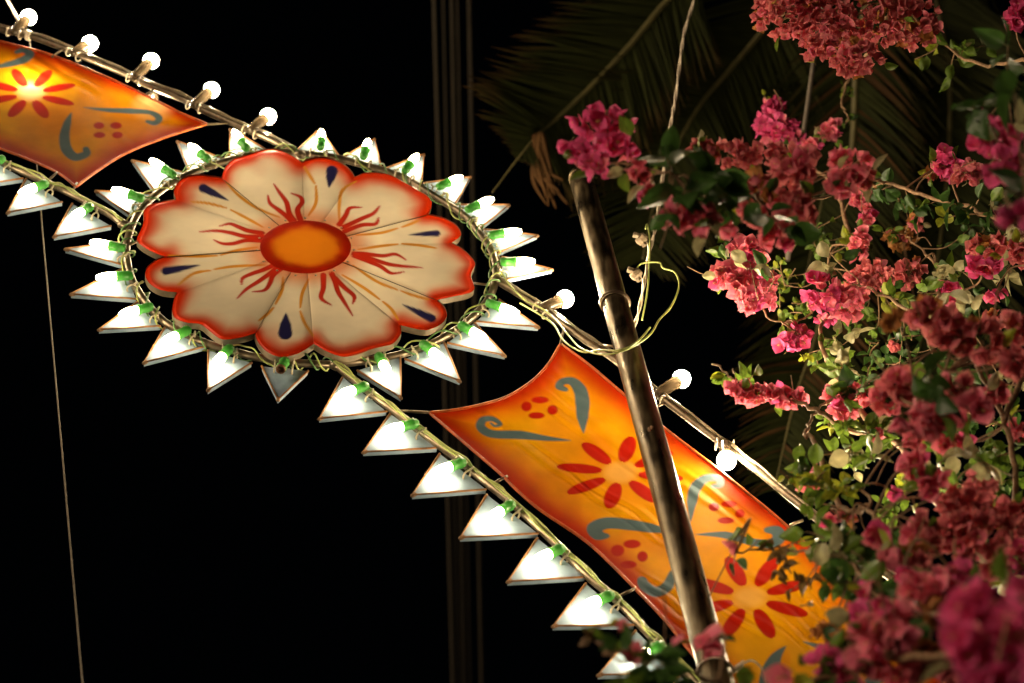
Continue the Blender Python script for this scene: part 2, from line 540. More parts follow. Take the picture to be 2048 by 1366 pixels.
def noise2(P, scale, seed=0):
    """cheap smooth value noise"""
    rs = np.random.RandomState(seed); G = rs.rand(64, 64)
    q = P / scale
    i = np.floor(q).astype(int); f = q - i
    f = f * f * (3 - 2 * f)
    x0, y0 = i[:, 0] % 64, i[:, 1] % 64
    x1, y1 = (x0 + 1) % 64, (y0 + 1) % 64
    return (G[y0, x0] * (1 - f[:, 0]) + G[y0, x1] * f[:, 0]) * (1 - f[:, 1]) + (G[y1, x0] * (1 - f[:, 0]) + G[y1, x1] * f[:, 0]) * f[:, 1]

def inside(P, poly):
    poly = np.array(poly); r = np.zeros(len(P), bool)
    x, y = P[:, 0], P[:, 1]
    j = len(poly) - 1
    for i in range(len(poly)):
        xi, yi = poly[i]; xj, yj = poly[j]
        c = ((yi > y) != (yj > y)) & (x < (xj - xi) * (y - yi) / (yj - yi + 1e-12) + xi)
        r ^= c; j = i
    return r

YEL, RED, PRED, BLU = (.62, .235, .002), (.38, .014, .002), (.36, .011, .004), (.075, .115, .125)

def flower8(P, C, c, rad, ang0, sy=1.75):
    q = (P - np.array(c)) * [1, -sy]
    for k in range(8):
        a = R(ang0 + 45 * k)
        u = q @ [math.cos(a), math.sin(a)]
        v = q @ [-math.sin(a), math.cos(a)]
        t = (u - rad * .29) / (rad * .71)
        wdt = rad * .100 * np.sqrt(np.clip(4 * np.clip(t, 0, 1) ** .8 * (1 - np.clip(t, 0, 1) ** 1.6), 0, None))
        d = np.abs(v) - wdt
        d = np.where((t < 0) | (t > 1), 9, d)
        C = blend(C, PRED, sstep(3, -1.5, d))
    return C

def dots4(P, C, pts, r=10):
    for (x, y, ax_, ay_) in pts:
        d = np.hypot((P[:, 0] - x) / ax_, (P[:, 1] - y) / ay_)
        C = blend(C, PRED, sstep(1.15, .8, d))
    return C

def fabric_panel(label, outline, paint, seed):
    pts = [np.array(p) for p in outline]
    th = thing('fabric_panel', label, 'fabric panel', D(*outline[0]))
    poly = np.array(outline)
    st = np.array([2.6, 2.0])
    x0, y0 = poly.min(0) - 3; x1, y1 = poly.max(0) + 3
    nx, ny = int((x1 - x0) / st[0]), int((y1 - y0) / st[1])
    gx, gy = np.meshgrid(x0 + np.arange(nx) * st[0], y0 + np.arange(ny) * st[1])
    P = np.c_[gx.ravel(), gy.ravel()]
    ins = inside(P, poly).reshape(ny, nx)
    q = ins[:-1, :-1] & ins[1:, :-1] & ins[:-1, 1:] & ins[1:, 1:]
    jj, ii = np.nonzero(q)
    f = np.c_[jj * nx + ii, (jj + 1) * nx + ii, (jj + 1) * nx + ii + 1, jj * nx + ii + 1]
    used = np.unique(f); mp = -np.ones(len(P), int); mp[used] = np.arange(len(used))
    P = P[used]; f = mp[f]
    ed = seg_dist(P, list(outline) + [outline[0]], [0] * (len(outline) + 1), 1.5)
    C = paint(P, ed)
    # stretched cloth: a slight belly, tension folds
    bel = np.clip(ed / 120, 0, 1)
    along = P @ unit(np.array([.82, .57])); across = P @ unit(np.array([-.57, .82]))
    fold = np.sin(across / 3.6 + 5 * noise2(P, 60, seed)) * sstep(.50, .8, noise2(np.c_[along * .35, across], 42, seed + 1))
    off = .002 - .012 * (1 - (1 - bel) ** 2) + .0015 * fold * np.clip(ed / 20, 0, 1) + .005 * (noise2(P, 90, seed + 2) - .5) * bel
    V = DV(P[:, 0], P[:, 1], off)
    me = bpy.data.meshes.new('fabric')
    me.from_pydata(V.tolist(), [], f.tolist())
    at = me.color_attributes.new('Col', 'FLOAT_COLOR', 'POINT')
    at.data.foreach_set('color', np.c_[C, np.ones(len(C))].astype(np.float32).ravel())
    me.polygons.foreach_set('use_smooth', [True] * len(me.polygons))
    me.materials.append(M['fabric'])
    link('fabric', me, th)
    b = MB(); b.tube([D(x, y, .003) for x, y in outline], .0034, 8, closed=True)
    b.build('edge_wire', M['edge'], th)
    return th

def px_spline(p, n=8):
    return [tuple(q) for q in spline([np.array(a, float) for a in p], n)]

def base_paint(P, ed, wid, seed):
    C = np.tile(np.array(YEL), (len(P), 1))
    C = blend(C, (.66, .31, .004), sstep(.45, .8, noise2(P, 95, seed + 7)) * .7)
    C = blend(C, (.56, .15, .002), sstep(.5, .85, noise2(P, 60, seed + 8)) * .55)
    C = C * (1 + .14 * (noise2(P, 22, seed) - .5))[:, None]
    w = wid * (.75 + .6 * noise2(P, 70, seed + 5))
    C = blend(C, (.50, .08, .003), sstep(1.2, .25, ed / w) * .85)
    C = blend(C, RED, sstep(.62, .08, ed / w) * .92)
    return C

def scroll(P, C, pts, widths, sy=1.35):
    return blend(C, BLU, sstep(2.6, -1.5, stroke(P, pts, widths, sy)))

def paint_right(P, ed):
    C = base_paint(P, ed, 66, 3)
    # paler colour at both flower centres
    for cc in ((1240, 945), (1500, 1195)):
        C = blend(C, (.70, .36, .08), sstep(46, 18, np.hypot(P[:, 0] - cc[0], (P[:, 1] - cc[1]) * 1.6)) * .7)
    C = flower8(P, C, (1240, 945), 128, 80)
    C = flower8(P, C, (1500, 1195), 126, 66, 1.45)
    C = dots4(P, C, [(1053, 813, 11, 10), (1080, 800, 18, 7), (1105, 820, 11, 10), (1073, 831, 17, 7), (1235, 1101, 14, 12), (1264, 1088, 18, 9), (1285, 1113, 11, 11), (1257, 1129, 17, 8), (1428, 1014, 11, 9), (1458, 1008, 16, 7), (1480, 1027, 10, 9), (1452, 1041, 17, 7)])
    C = scroll(P, C, [(1131, 779), (1119, 773), (1126, 763), (1145, 763), (1160, 780), (1165, 805), (1165, 835), (1167, 866)], [5, 8, 8, 10, 13, 14, 11, 0])
    C = scroll(P, C, [(982, 846), (990, 852), (1000, 848), (985, 838), (966, 840), (962, 855), (985, 868), (1040, 870), (1095, 877), (1142, 881)], [2, 3, 4, 6, 8, 9, 10, 11, 6, 0])
    C = scroll(P, C, [(1214, 1072), (1196, 1070), (1190, 1056), (1215, 1046), (1262, 1050), (1300, 1056), (1345, 1064)], [5, 13, 16, 15, 14, 12, 3])
    C = scroll(P, C, [(1284, 1160), (1290, 1172), (1312, 1184), (1335, 1172), (1345, 1145)], [9, 12, 13, 12, 6])
    C = scroll(P, C, [(1428, 972), (1440, 970), (1437, 957), (1412, 957), (1392, 974), (1384, 1004), (1381, 1044)], [5, 7, 8, 10, 12, 10, 0])
    C = scroll(P, C, [(1391, 1069), (1450, 1070), (1500, 1083), (1540, 1088), (1558, 1076), (1553, 1062), (1535, 1060)], [0, 9, 9, 12, 13, 13, 7])
    C = scroll(P, C, [(1572, 1292), (1553, 1312), (1542, 1338), (1536, 1375), (1540, 1400)], [0, 10, 17, 20, 10])
    C = scroll(P, C, [(1606, 1283), (1650, 1296), (1700, 1303), (1740, 1320), (1765, 1350), (1740, 1362)], [0, 8, 11, 12, 14, 10])
    C = scroll(P, C, [(1640, 1420), (1690, 1400), (1750, 1420)], [4, 12, 4])
    return C

def paint_left(P, ed):
    C = base_paint(P, ed, 46, 9)
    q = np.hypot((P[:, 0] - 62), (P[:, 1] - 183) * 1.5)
    C = blend(C, (.72, .52, .26), sstep(40, 12, q) * .8)  # rear-lamp glow painted into the cloth colour at the flower centre
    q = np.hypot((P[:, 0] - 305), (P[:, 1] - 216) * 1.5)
    C = blend(C, (.66, .42, .16), sstep(55, 12, q) * .6)  # second rear-lamp hot spot, also painted paler into the cloth
    C = flower8(P, C, (60, 187), 96, 20, 1.85)
    C = dots4(P, C, [(198, 251, 11, 7), (232, 251, 12, 7), (199, 270, 12, 6), (235, 270, 11, 7)])
    C = scroll(P, C, [(168, 215), (215, 220), (262, 222), (300, 225), (318, 236), (310, 246), (295, 243)], [0, 5, 7, 5, 7, 6, 4])
    C = scroll(P, C, [(143, 225), (135, 245), (129, 272), (133, 298), (150, 314), (172, 308), (172, 298)], [0, 7, 10, 11, 10, 8, 6])
    C = scroll(P, C, [(-20, 136), (20, 128), (48, 119), (60, 108), (48, 100), (33, 104)], [2, 7, 9, 8, 7, 4])
    C = scroll(P, C, [(-60, 130), (-90, 150), (-120, 180)], [4, 12, 4])
    return C

left_out = px_spline([(-300, -22), (-130, 40), (0, 82), (100, 109), (215, 155), (300, 195), (362, 226), (415, 248)], 4)[:-1] + px_spline([(415, 248), (330, 275), (255, 305), (205, 335), (172, 358), (152, 374)], 5)[:-1] + px_spline([(152, 374), (115, 345), (50, 316), (0, 297), (-130, 245), (-300, 170)], 4)
right_out = px_spline([(1121, 687), (1180, 731), (1245, 786), (1330, 857), (1420, 926), (1500, 990), (1560, 1040), (1610, 1086), (1702, 1174), (1752, 1222), (1870, 1345), (1960, 1440)], 4)[:-1] + px_spline([(1960, 1440), (1800, 1480), (1660, 1560)], 3)[:-1] + \
    px_spline([(1660, 1560), (1560, 1485), (1440, 1368), (1390, 1315), (1330, 1240), (1280, 1187), (1230, 1136), (1170, 1081), (1080, 1020), (1030, 977), (1000, 947), (930, 887), (880, 844), (858, 825)], 4)[:-1] + px_spline([(858, 825), (900, 821), (950, 812), (1010, 795), (1060, 765), (1095, 730), (1121, 687)], 5)[:-1]
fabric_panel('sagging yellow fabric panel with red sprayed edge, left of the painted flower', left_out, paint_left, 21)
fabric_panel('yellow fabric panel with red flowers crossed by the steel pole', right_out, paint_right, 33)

# ------------------------------------------------------------------ the painted flower
lobes = [
    ('b', Z2([(555, 315), (575, 260), (620, 215), (700, 190), (780, 165), (850, 160), (930, 190), (990, 230)])),
    ('s', [(602, 324)] + Z3([(60, 180), (130, 178), (200, 205), (240, 240), (258, 268)])),
    ('b', Z3([(258, 268), (310, 250), (370, 250), (430, 262), (500, 300), (560, 335), (600, 360), (620, 390), (612, 430), (605, 445)])),
    ('s', Z3([(605, 445), (640, 452), (690, 468), (735, 495), (758, 530), (750, 555), (715, 580)])),
    ('b', Z3([(715, 580), (760, 605), (800, 640), (825, 680), (805, 730), (815, 765), (820, 800), (790, 820), (720, 835), (650, 850)])),
    ('s', Z3([(650, 850), (680, 880), (692, 920), (670, 960), (610, 990), (560, 990), (475, 970)])),
    ('b', Z3([(475, 970), (475, 1010), (440, 1055), (390, 1070), (330, 1085), (260, 1110), (200, 1118), (130, 1095), (65, 1058)])),
    ('s', [(628, 689), (613, 699), (594, 709), (570, 715), (548, 712), (529, 701), (515, 684), (509, 668)]),
    ('b', Z2([(735, 1170), (690, 1185), (620, 1200), (550, 1200), (480, 1150), (440, 1120), (360, 1110), (300, 1085), (285, 1040), (295, 980), (310, 945)])),
    ('s', Z2([(310, 945), (230, 935), (170, 905), (140, 860), (145, 810), (190, 770), (240, 748)])),
    ('b', Z2([(240, 748), (180, 725), (120, 690), (92, 655), (115, 600), (130, 550), (130, 500), (165, 465), (240, 445), (305, 435)])),
    ('s', Z2([(305, 435), (295, 390), (310, 350), (350, 315), (420, 300), (490, 305), (555, 315)])),
]
CX, CY = 611, 494
FOFF = .030
flames = [Z2(p) for p in ([(840, 350), (875, 400), (910, 450), (925, 510), (950, 548)], [(808, 410), (820, 455), (865, 490), (910, 525), (935, 550)], [(935, 400), (985, 420), (995, 450), (970, 490), (985, 545)],
    [(545, 580), (600, 567), (650, 585), (700, 605), (775, 618)], [(432, 612), (520, 605), (600, 615), (680, 635), (780, 638)], [(513, 655), (560, 675), (620, 675), (690, 657), (775, 660)],
    [(665, 900), (670, 865), (720, 840), (780, 820), (835, 795)], [(640, 975), (690, 925), (760, 880), (830, 830), (865, 800)], [(725, 938), (790, 930), (820, 890), (835, 850), (875, 815)])] + \
    [Z3(p) for p in ([(148, 872), (100, 840), (110, 790), (110, 730)], [(248, 922), (210, 860), (180, 810), (165, 760), (150, 725)], [(248, 865), (255, 830), (210, 790), (165, 745)],
    [(500, 660), (450, 632), (390, 640), (300, 630), (255, 630)], [(575, 695), (500, 690), (420, 680), (340, 655), (260, 632)], [(490, 715), (430, 722), (380, 690), (320, 665), (258, 640)],
    [(290, 412), (235, 415), (215, 450), (185, 492)], [(375, 405), (345, 440), (290, 465), (205, 505)], [(370, 460), (355, 490), (290, 495), (210, 525)])]
oranges = [Z2(p) for p in ([(585, 345), (640, 405), (720, 465), (800, 505), (870, 530)], [(390, 447), (480, 455), (580, 480)], [(605, 490), (690, 535), (780, 585)], [(270, 740), (400, 745), (530, 742)], [(550, 738), (640, 712), (750, 695)], [(320, 900), (400, 840), (495, 822)], [(515, 816), (620, 800), (790, 792)], [(760, 1095), (800, 1065), (840, 1025)], [(850, 1005), (885, 930), (890, 860)],
    [(1055, 1180), (1010, 1110), (985, 1045)], [(985, 1025), (995, 950), (1030, 870)])] + [Z3(p) for p in ([(20, 220), (70, 300)], [(75, 310), (75, 390), (40, 450)], [(262, 290), (200, 330), (185, 400), (185, 470)], [(265, 542), (380, 532), (460, 510)], [(480, 505), (520, 490), (562, 472)], [(275, 610), (380, 594), (460, 585)], [(480, 583), (560, 590), (640, 603)], [(250, 685), (360, 760), (460, 800)], [(475, 805), (540, 828), (605, 845)], [(200, 730), (300, 790), (375, 845)], [(390, 855), (430, 890), (462, 940)])]
drops = [(Z2([(455, 372), (595, 441)]), 9), (Z2([(1158, 278), (1141, 370)]), 11.5), (Z2([(250, 825), (440, 792)]), 8.5), (Z2([(903, 1165), (907, 1055)]), 14), (Z3([(645, 534), (512, 541)]), 6.5), (Z3([(620, 935), (480, 868)]), 8.5)]

def paint_flower(P, edge):
    C = np.tile(np.array((.90, .76, .54)), (len(P), 1))
    C *= (1 + .16 * (noise2(P, 40, 71) - .5) + .04 * (noise2(P * [1, 3], 14, 73) - .5))[:, None]
    w = 46 * (.7 + .7 * noise2(P, 35, 72))
    C = blend(C, (.72, .20, .06), sstep(1.25, .3, edge / w) * .55)
    C = blend(C, (.74, .035, .002), sstep(.82, .16, edge / w))
    for o in oranges:
        C = blend(C, (.74, .30, .02), sstep(1.6, -.6, stroke(P, o, [1.4, 2.8, 3.0, 1.4], 1.3)))
    q = (P - [CX, CY]) / [95, 57]
    rr = np.hypot(q[:, 0], q[:, 1])
    C = blend(C, (.72, .20, .05), sstep(1.6, 1.0, rr) * .75)
    for f in flames:
        C = blend(C, (.52, .025, .008), sstep(2.0, -.8, stroke(P, f, [.8, 3.4, 4.6, 5.0, 5.6], 1.4)))
    for (p, w0) in drops:
        C = blend(C, (.018, .016, .075), sstep(1.8, -1.2, stroke(P, [p[0], (np.array(p[0]) * .62 + np.array(p[1]) * .38), p[1]], [w0, w0 * .8, 0], 1.1)))
    return C

fm = thing('flower_medallion', 'large cream painted flower with red edges and orange centre inside the lamp ring', 'flower ornament', D(CX, CY, 0))
outline_all = []
for kind, pts in lobes:
    outline_all += px_spline(pts, 5)[:-1]
full = np.array(outline_all)
for kind, pts in lobes:
    sp = np.array(px_spline(pts, 12))
    seg = np.r_[0, np.cumsum(np.hypot(*np.diff(sp, axis=0).T))]
    m = int(seg[-1] / 3.2)
    u = np.linspace(0, seg[-1], m)
    rim = np.c_[np.interp(u, seg, sp[:, 0]), np.interp(u, seg, sp[:, 1])]
    nr = 72
    ts = np.linspace(.20, 1, nr)
    P = (np.array([CX, CY]) + (rim[None] - [CX, CY]) * ts[:, None, None]).reshape(-1, 2)
    edge = seg_dist(P, [tuple(q) for q in rim], [0] * len(rim), 1.35)
    C = paint_flower(P, edge)
    uu = np.tile(np.linspace(0, 1, m), nr); tt = np.repeat(ts, m)
    puff = np.sin(np.pi * uu) ** .6
    off = FOFF + (.005 if kind == 'b' else .002) * puff * np.sin(np.pi * np.clip((tt - .15) / .85, 0, 1)) ** .8 - .0035 * (tt > .985) + .002 * (noise2(P, 45, 75) - .5)
    if kind == 's': off = off - .0025
    V = DV(P[:, 0], P[:, 1], off)
    f = [(j * m + i, j * m + i + 1, (j + 1) * m + i + 1, (j + 1) * m + i) for j in range(nr - 1) for i in range(m - 1)]
    me = bpy.data.meshes.new('petal')
    me.from_pydata(V.tolist(), [], f)
    at = me.color_attributes.new('Col', 'FLOAT_COLOR', 'POINT')
    at.data.foreach_set('color', np.c_[C, np.ones(len(C))].astype(np.float32).ravel())
    me.polygons.foreach_set('use_smooth', [True] * len(me.polygons))
    me.materials.append(M['flower'])
    pe = link('petal', me, fm)
    # side wall of the box behind each petal
    b = MB()
    fr_ = DV(rim[:, 0], rim[:, 1], FOFF - .0035)
    bk = fr_ - N * .015
    wv = list(fr_ + N * .002) + list(bk)
    b.add(wv, [(i, i + 1, m + i + 1, m + i) for i in range(m - 1)])
    for i in (0, m - 1):                     # folded-back seams between neighbouring petals
        e = V[i::m]
        b.add(list(e) + list(e - N * .010), [(j, j + 1, nr + j + 1, nr + j) for j in range(nr - 1)])
    b.build('side_wall', M['wall'], pe)
# domed centre
b = MB()
nr, na = 34, 110
vs, cs, fs = [], [], []
P = np.array([(CX + 91 * t * math.cos(q), CY + 53 * t * math.sin(q)) for t in np.linspace(0.001, 1, nr) for q in np.linspace(0, 2 * math.pi, na, endpoint=False)])
tt = np.repeat(np.linspace(0, 1, nr), na)
C = np.tile(np.array((.74, .21, .008)), (len(P), 1))
C = blend(C, (.60, .03, .004), sstep(.55, .9, tt + .12 * (noise2(P, 18, 81) - .5)))
V = DV(P[:, 0], P[:, 1], FOFF + .007 + .005 * np.sqrt(1 - tt ** 2 * .98))
b.add(V, [(j * na + i, j * na + (i + 1) % na, (j + 1) * na + (i + 1) % na, (j + 1) * na + i) for j in range(nr - 1) for i in range(na)], C)
b.build('domed_centre', M['flower'], fm)

rv = MB(); rv.lathe([(0, .0032), (.0012, .003), (.002, .0015), (.0023, 0)], (0, 0, 0), N, 8)
rvm = rv.mesh('rivet', M['tie'])
for q in np.linspace(0, 2 * math.pi, 15, endpoint=False):
    o = link('rivet', rvm, fm)
    o.location = D(CX + 97 * math.cos(q + .1), CY + 58 * math.sin(q + .1), FOFF + .0045)

# ------------------------------------------------------------------ cables on the frame
def cable(name, label, paths, r, m, group=None):
    b = MB()
    for p in paths: b.tube(p, r, 6)
    o = b.build(name, m)
    return tag(o, label, 'cable', group)

def wander(pts, amp, off, seed, every=2, lift=.0):
    rs = np.random.RandomState(seed)
    out = []
    for i in range(0, len(pts), every):
        out.append(pts[i] + N * (off + rs.uniform(-.2, 1) * amp) + EZ * (rs.uniform(-1, 1) * amp + lift) + EX * rs.uniform(-1, 1) * amp)
    return spline(out, 4)

cable('supply_cable', 'yellow-green wire pair along the lower rail beside the right fabric panel', [wander(p_lr, .006, .011, s, 2, -.004) for s in (1, 2, 3)], .0022, M['yg'])
cable('supply_cable', 'yellow-green wire pair along the lower rail below the left fabric panel', [wander(p_ll, .006, .011, s, 2, -.004) for s in (4, 5)], .0022, M['yg'])
# on the ring the wire winds round the tube
def winding(pts, turns, r, seed):
    rs = np.random.RandomState(seed); n = 420; m = len(pts); out = []; ph = rs.rand() * 6
    for i in range(n + 1):
        u = i / n * m
        a, b2 = pts[int(u) % m], pts[(int(u) + 1) % m]
        p = a + (b2 - a) * (u - int(u))
        t = unit(b2 - a); w = np.cross(t, N)
        q = ph + turns * 2 * math.pi * i / n + 1.2 * math.sin(i * .11 + seed)
        rr = r * (1 + .5 * math.sin(i * .37 + seed * 2) ** 2)
        out.append(p + N * (math.cos(q) * rr + .004) + w * math.sin(q) * rr)
    return out
cable('ring_cable', 'yellow-green wire wound around the flower ring', [winding(p_ring, 26, .0145, 1)], .0021, M['yg'])
cable('ring_cable', 'darker green wire wound around the flower ring', [winding(p_ring, 33, .013, 5)], .0021, M['dgreen'])
cable('rail_cable', 'dull clear wire along the upper rail over the left panel', [wander(p_ul, .003, .010, s, 2, .006) for s in (7, 8)], .0023, M['clear'])
cable('rail_cable', 'dull clear wire along the upper rail past the pole', [wander(p_ur, .003, .010, s, 2, .006) for s in (9, 10)], .0023, M['clear'])
# little leads up to each socket
for nm, socks, lab in (('socket_lead', socks_low, 'right panel'), ('socket_lead', socks_ring, 'ring')):
    pass

# ------------------------------------------------------------------ steel pole
k0, k1 = .955, .925
p_top, p_low = K(1163, 360, k0), K(1427, 1332, k1)
d_pole = unit(p_low - p_top)
p_top = p_top - d_pole * .02
foot = p_top + d_pole * ((p_top[2]) / -d_pole[2])
po = thing('steel_pole', 'tall bare steel pole crossing in front of the right fabric panel', 'pole', foot)
PR = .0305
b = MB(); b.tube([p_top + (foot - p_top) * i / 30 for i in range(31)], PR, 28); b.build('tube', M['pole'], po)
b = MB(); b.lathe([(-.006, .0), (-.005, .024), (-.001, .0295), (.008, .0318), (.02, .0318), (.02, .0306)], p_top - d_pole * .001, d_pole, 24); b.build('end_cap', M['pole'], po)
def on_pole(px, py):
    best, bp = 1e9, None
    for i in range(4000):
        q = p_top + d_pole * (i * .001)
        x, y, _ = project(q)
        if abs(y - py) < best: best, bp = abs(y - py), q
    return bp
u_, w_, _ = frame(d_pole)
def ring_at(c, r, rad, tilt=0):
    return [c + (u_ * math.cos(q) + w_ * math.sin(q)) * r + d_pole * tilt * math.sin(q) for q in np.linspace(0, 2 * math.pi, 30, endpoint=False)]
cband = on_pole(0, 606)
b = MB(); b.tube(ring_at(cband, PR + .003, .003, .006), .0035, 8, closed=True); b.build('band', M['tube'], po)
b = MB(); b.tube(ring_at(cband + d_pole * .006, PR + .002, .003, .004), .0025, 8, closed=True); b.build('band', M['tube'], po)
ctw = on_pole(0, 1342)
b = MB(); b.tube(ring_at(ctw, PR + .002, .002, .004), .002, 6, closed=True); b.build('tie_wire', M['cord'], po)
# twisted wire end sticking out of the tie
tw0 = ctw + RIGHT * (PR + .002)
b = MB()
for ph in (0, math.pi):
    b.tube([tw0 + RIGHT * (.0008 * i) + UP * (.0045 * math.sin(i * .55 + ph) + .0006 * i) - FWD * .004 * math.cos(i * .55 + ph) for i in range(26)], .0018, 6)
e0 = tw0 + RIGHT * .0208 + UP * .015
b.tube(spline([e0, e0 + RIGHT * .016 + UP * .004, e0 + RIGHT * .034 - UP * .012, e0 + RIGHT * .042 - UP * .045, e0 + RIGHT * .05 - UP * .07], 6), .0018, 6)
b.build('twisted_wire', M['cord'], po)
# rust scab
sc = on_pole(0, 880)
vdir = unit(CAM - sc); vdir = unit(vdir - d_pole * (vdir @ d_pole))
b = MB()
for i in range(7):
    c = sc + vdir * (PR - .001) + unit(np.cross(vdir, d_pole)) * rnd.uniform(-.007, .010) + d_pole * rnd.uniform(-.006, .006)
    b.lathe([(-.002, .004), (.0012, .005 * rnd.uniform(.7, 1.2)), (.0026, .002), (.003, 0)], c, unit(vdir + nrs.randn(3) * .3), 7)
b.build('rust_scab', M['rust'], po)

# ------------------------------------------------------------------ hanging supply lines by the pole
def twisted(px, k, r, sep, turns):
    base = spline([K(x, y, k) for x, y in px], 14)
    outs = []
    for ph in (0, math.pi):
        o = []
        for i, p in enumerate(base):
            q = ph + turns * 2 * math.pi * i / len(base)
            o.append(p + RIGHT * math.cos(q) * sep + FWD * math.sin(q) * sep)
        outs.append(o)
    return outs
cable('twisted_flex', 'pale twisted pair hanging beside the steel pole', twisted([(1400, -60), (1388, 0), (1370, 60), (1362, 110), (1352, 190), (1345, 230), (1335, 290), (1322, 380), (1312, 450), (1300, 500), (1289, 560), (1277, 625), (1262, 668)], .985, .0023, .0026, 9), .0025, M['cord'])
cable('loose_wire', 'short straight yellow-green wire hooked on the pale twisted pair', [spline([K(x, y, .965) for x, y in ((1291, 458), (1294, 449), (1298, 462), (1300, 490), (1298, 530), (1296, 570), (1290, 610), (1284, 640))], 6)], .0022, M['yg'])
cable('loose_wire', 'looped yellow-green wire bowing out right of the pole and back to the rail', [spline([K(x, y, k) for x, y, k in ((1271, 541, .965), (1284, 527, .96), (1318, 525, .955), (1326, 536, .95), (1350, 545, .95), (1358, 572, .945), (1343, 612, .94), (1318, 640, .93), (1302, 667, .92), (1272, 690, .915), (1232, 706, .913), (1195, 708, .93), (1160, 695, .96), (1135, 668, .975), (1112, 640, .985), (1085, 618, .99), (1050, 600, .992), (1020, 570, .992), (1003, 545, .993))], 6)], .0022, M['yg'])
cable('loose_wire', 'second slack yellow-green wire between the pole and the flower ring', [spline([K(x, y, k) for x, y, k in ((1300, 655, .93), (1275, 683, .918), (1240, 700, .912), (1200, 700, .93), (1165, 704, .96), (1128, 682, .975), (1108, 650, .985), (1078, 628, .99), (1040, 606, .992))], 6)], .0022, M['yg'])
def connector(px, py, label):
    c = K(px, py, .967)
    th = thing('wire_connector', label, 'connector', c)
    b = MB()
    ax = unit(RIGHT * .9 + UP * .35)
    b.lathe([(-.016, .006), (-.014, .011), (-.004, .0135), (.008, .0125), (.013, .009), (.014, 0)], c, unit(ax + UP * .6), 7)
    b.build('taped_block', M['tape'], th, smooth=False)
    b = MB(); b.lathe([(0, .008), (.018, .0085), (.019, .006)], c - RIGHT * .004 + UP * .006, -RIGHT + UP * .3, 6); b.build('stub', M['tape'], th, smooth=False)
    b = MB(); b.lathe([(0, .007), (.016, .0075), (.017, .005)], c - UP * .004, -UP * .8 + RIGHT * .4 - FWD * .4, 6); b.build('stub', M['tape'], th, smooth=False)
    b = MB(); b.tube(spline([c, c + RIGHT * .012 - UP * .01, c + RIGHT * .016 - UP * .03, c + RIGHT * .012 - UP * .055], 5), .002, 6); b.build('tail', M['cord'], th)
connector(1284, 478, 'brown taped connector where the short straight wire meets the pale pair')
connector(1273, 548, 'brown taped connector at the start of the looped wire')

# cords that hold the frame up and steady it
cable('hanging_cord', 'bright taut cord pulling the upper rail upward at its first lamp', [[D(50, 66, .008), D(14, -2, .02), D(-40, -105, .05), D(-150, -320, .1)]], .0036, M['cord'])
cable('guy_cord', 'thin pale cord dropping from the left upper rail past the lower rail', [[D(58, 68, .006), D(60, 88, -.03), K(74, 335, 1.03), K(165, 1366, 1.035), K(215, 1900, 1.04)]], .0018, M['dcord'])
b = MB()
for i in range(3):
    c = D(54 + i * 3, 70 + i, 0)
    t = unit(p_ul[18] - p_ul[16])
    b.tube([c + (N * math.cos(q) + np.cross(t, N) * math.sin(q)) * .0125 for q in np.linspace(0, 2 * math.pi, 12, endpoint=False)], .0026, 6, closed=True)
tag(b.build('cord_knot', M['cord']), 'pale cord knot wrapped on the upper rail at its first lamp', 'knot')

# far aerial lines and a thin rod behind the blossom
Hw = 10.5
def level(px, py, h):
    d = ray(px, py); return CAM + d * ((h - CAMZ) / d[2])
for i, (x0, x1, r) in enumerate([(868, 906, .0075), (886, 917, .0055), (903, 928, .008), (914, 940, .0055), (938, 963, .0085)]):
    a, c = level(x0, 0, Hw), level(x1, 1366, Hw)
    dd = unit(c - a)
    b = MB(); b.tube([a - dd * 20, a, (a + c) / 2, c, c + dd * 22], r, 8)
    tag(b.build('aerial_wire', M['wire']), 'thin dim aerial wire running overhead behind the flower ring', 'wire', 'parallel aerial wires behind the ring')
b = MB(); b.tube([dist(1672, -150, 6.6), dist(1650, -10, 6.4), dist(1630, 105, 6.3), dist(1606, 275, 6.1), dist(1590, 400, 5.95), dist(1575, 520, 5.8)], .0075, 10)
tag(b.build('thin_rod', M['rod']), 'thin grey rod standing behind the hanging blossom', 'rod')

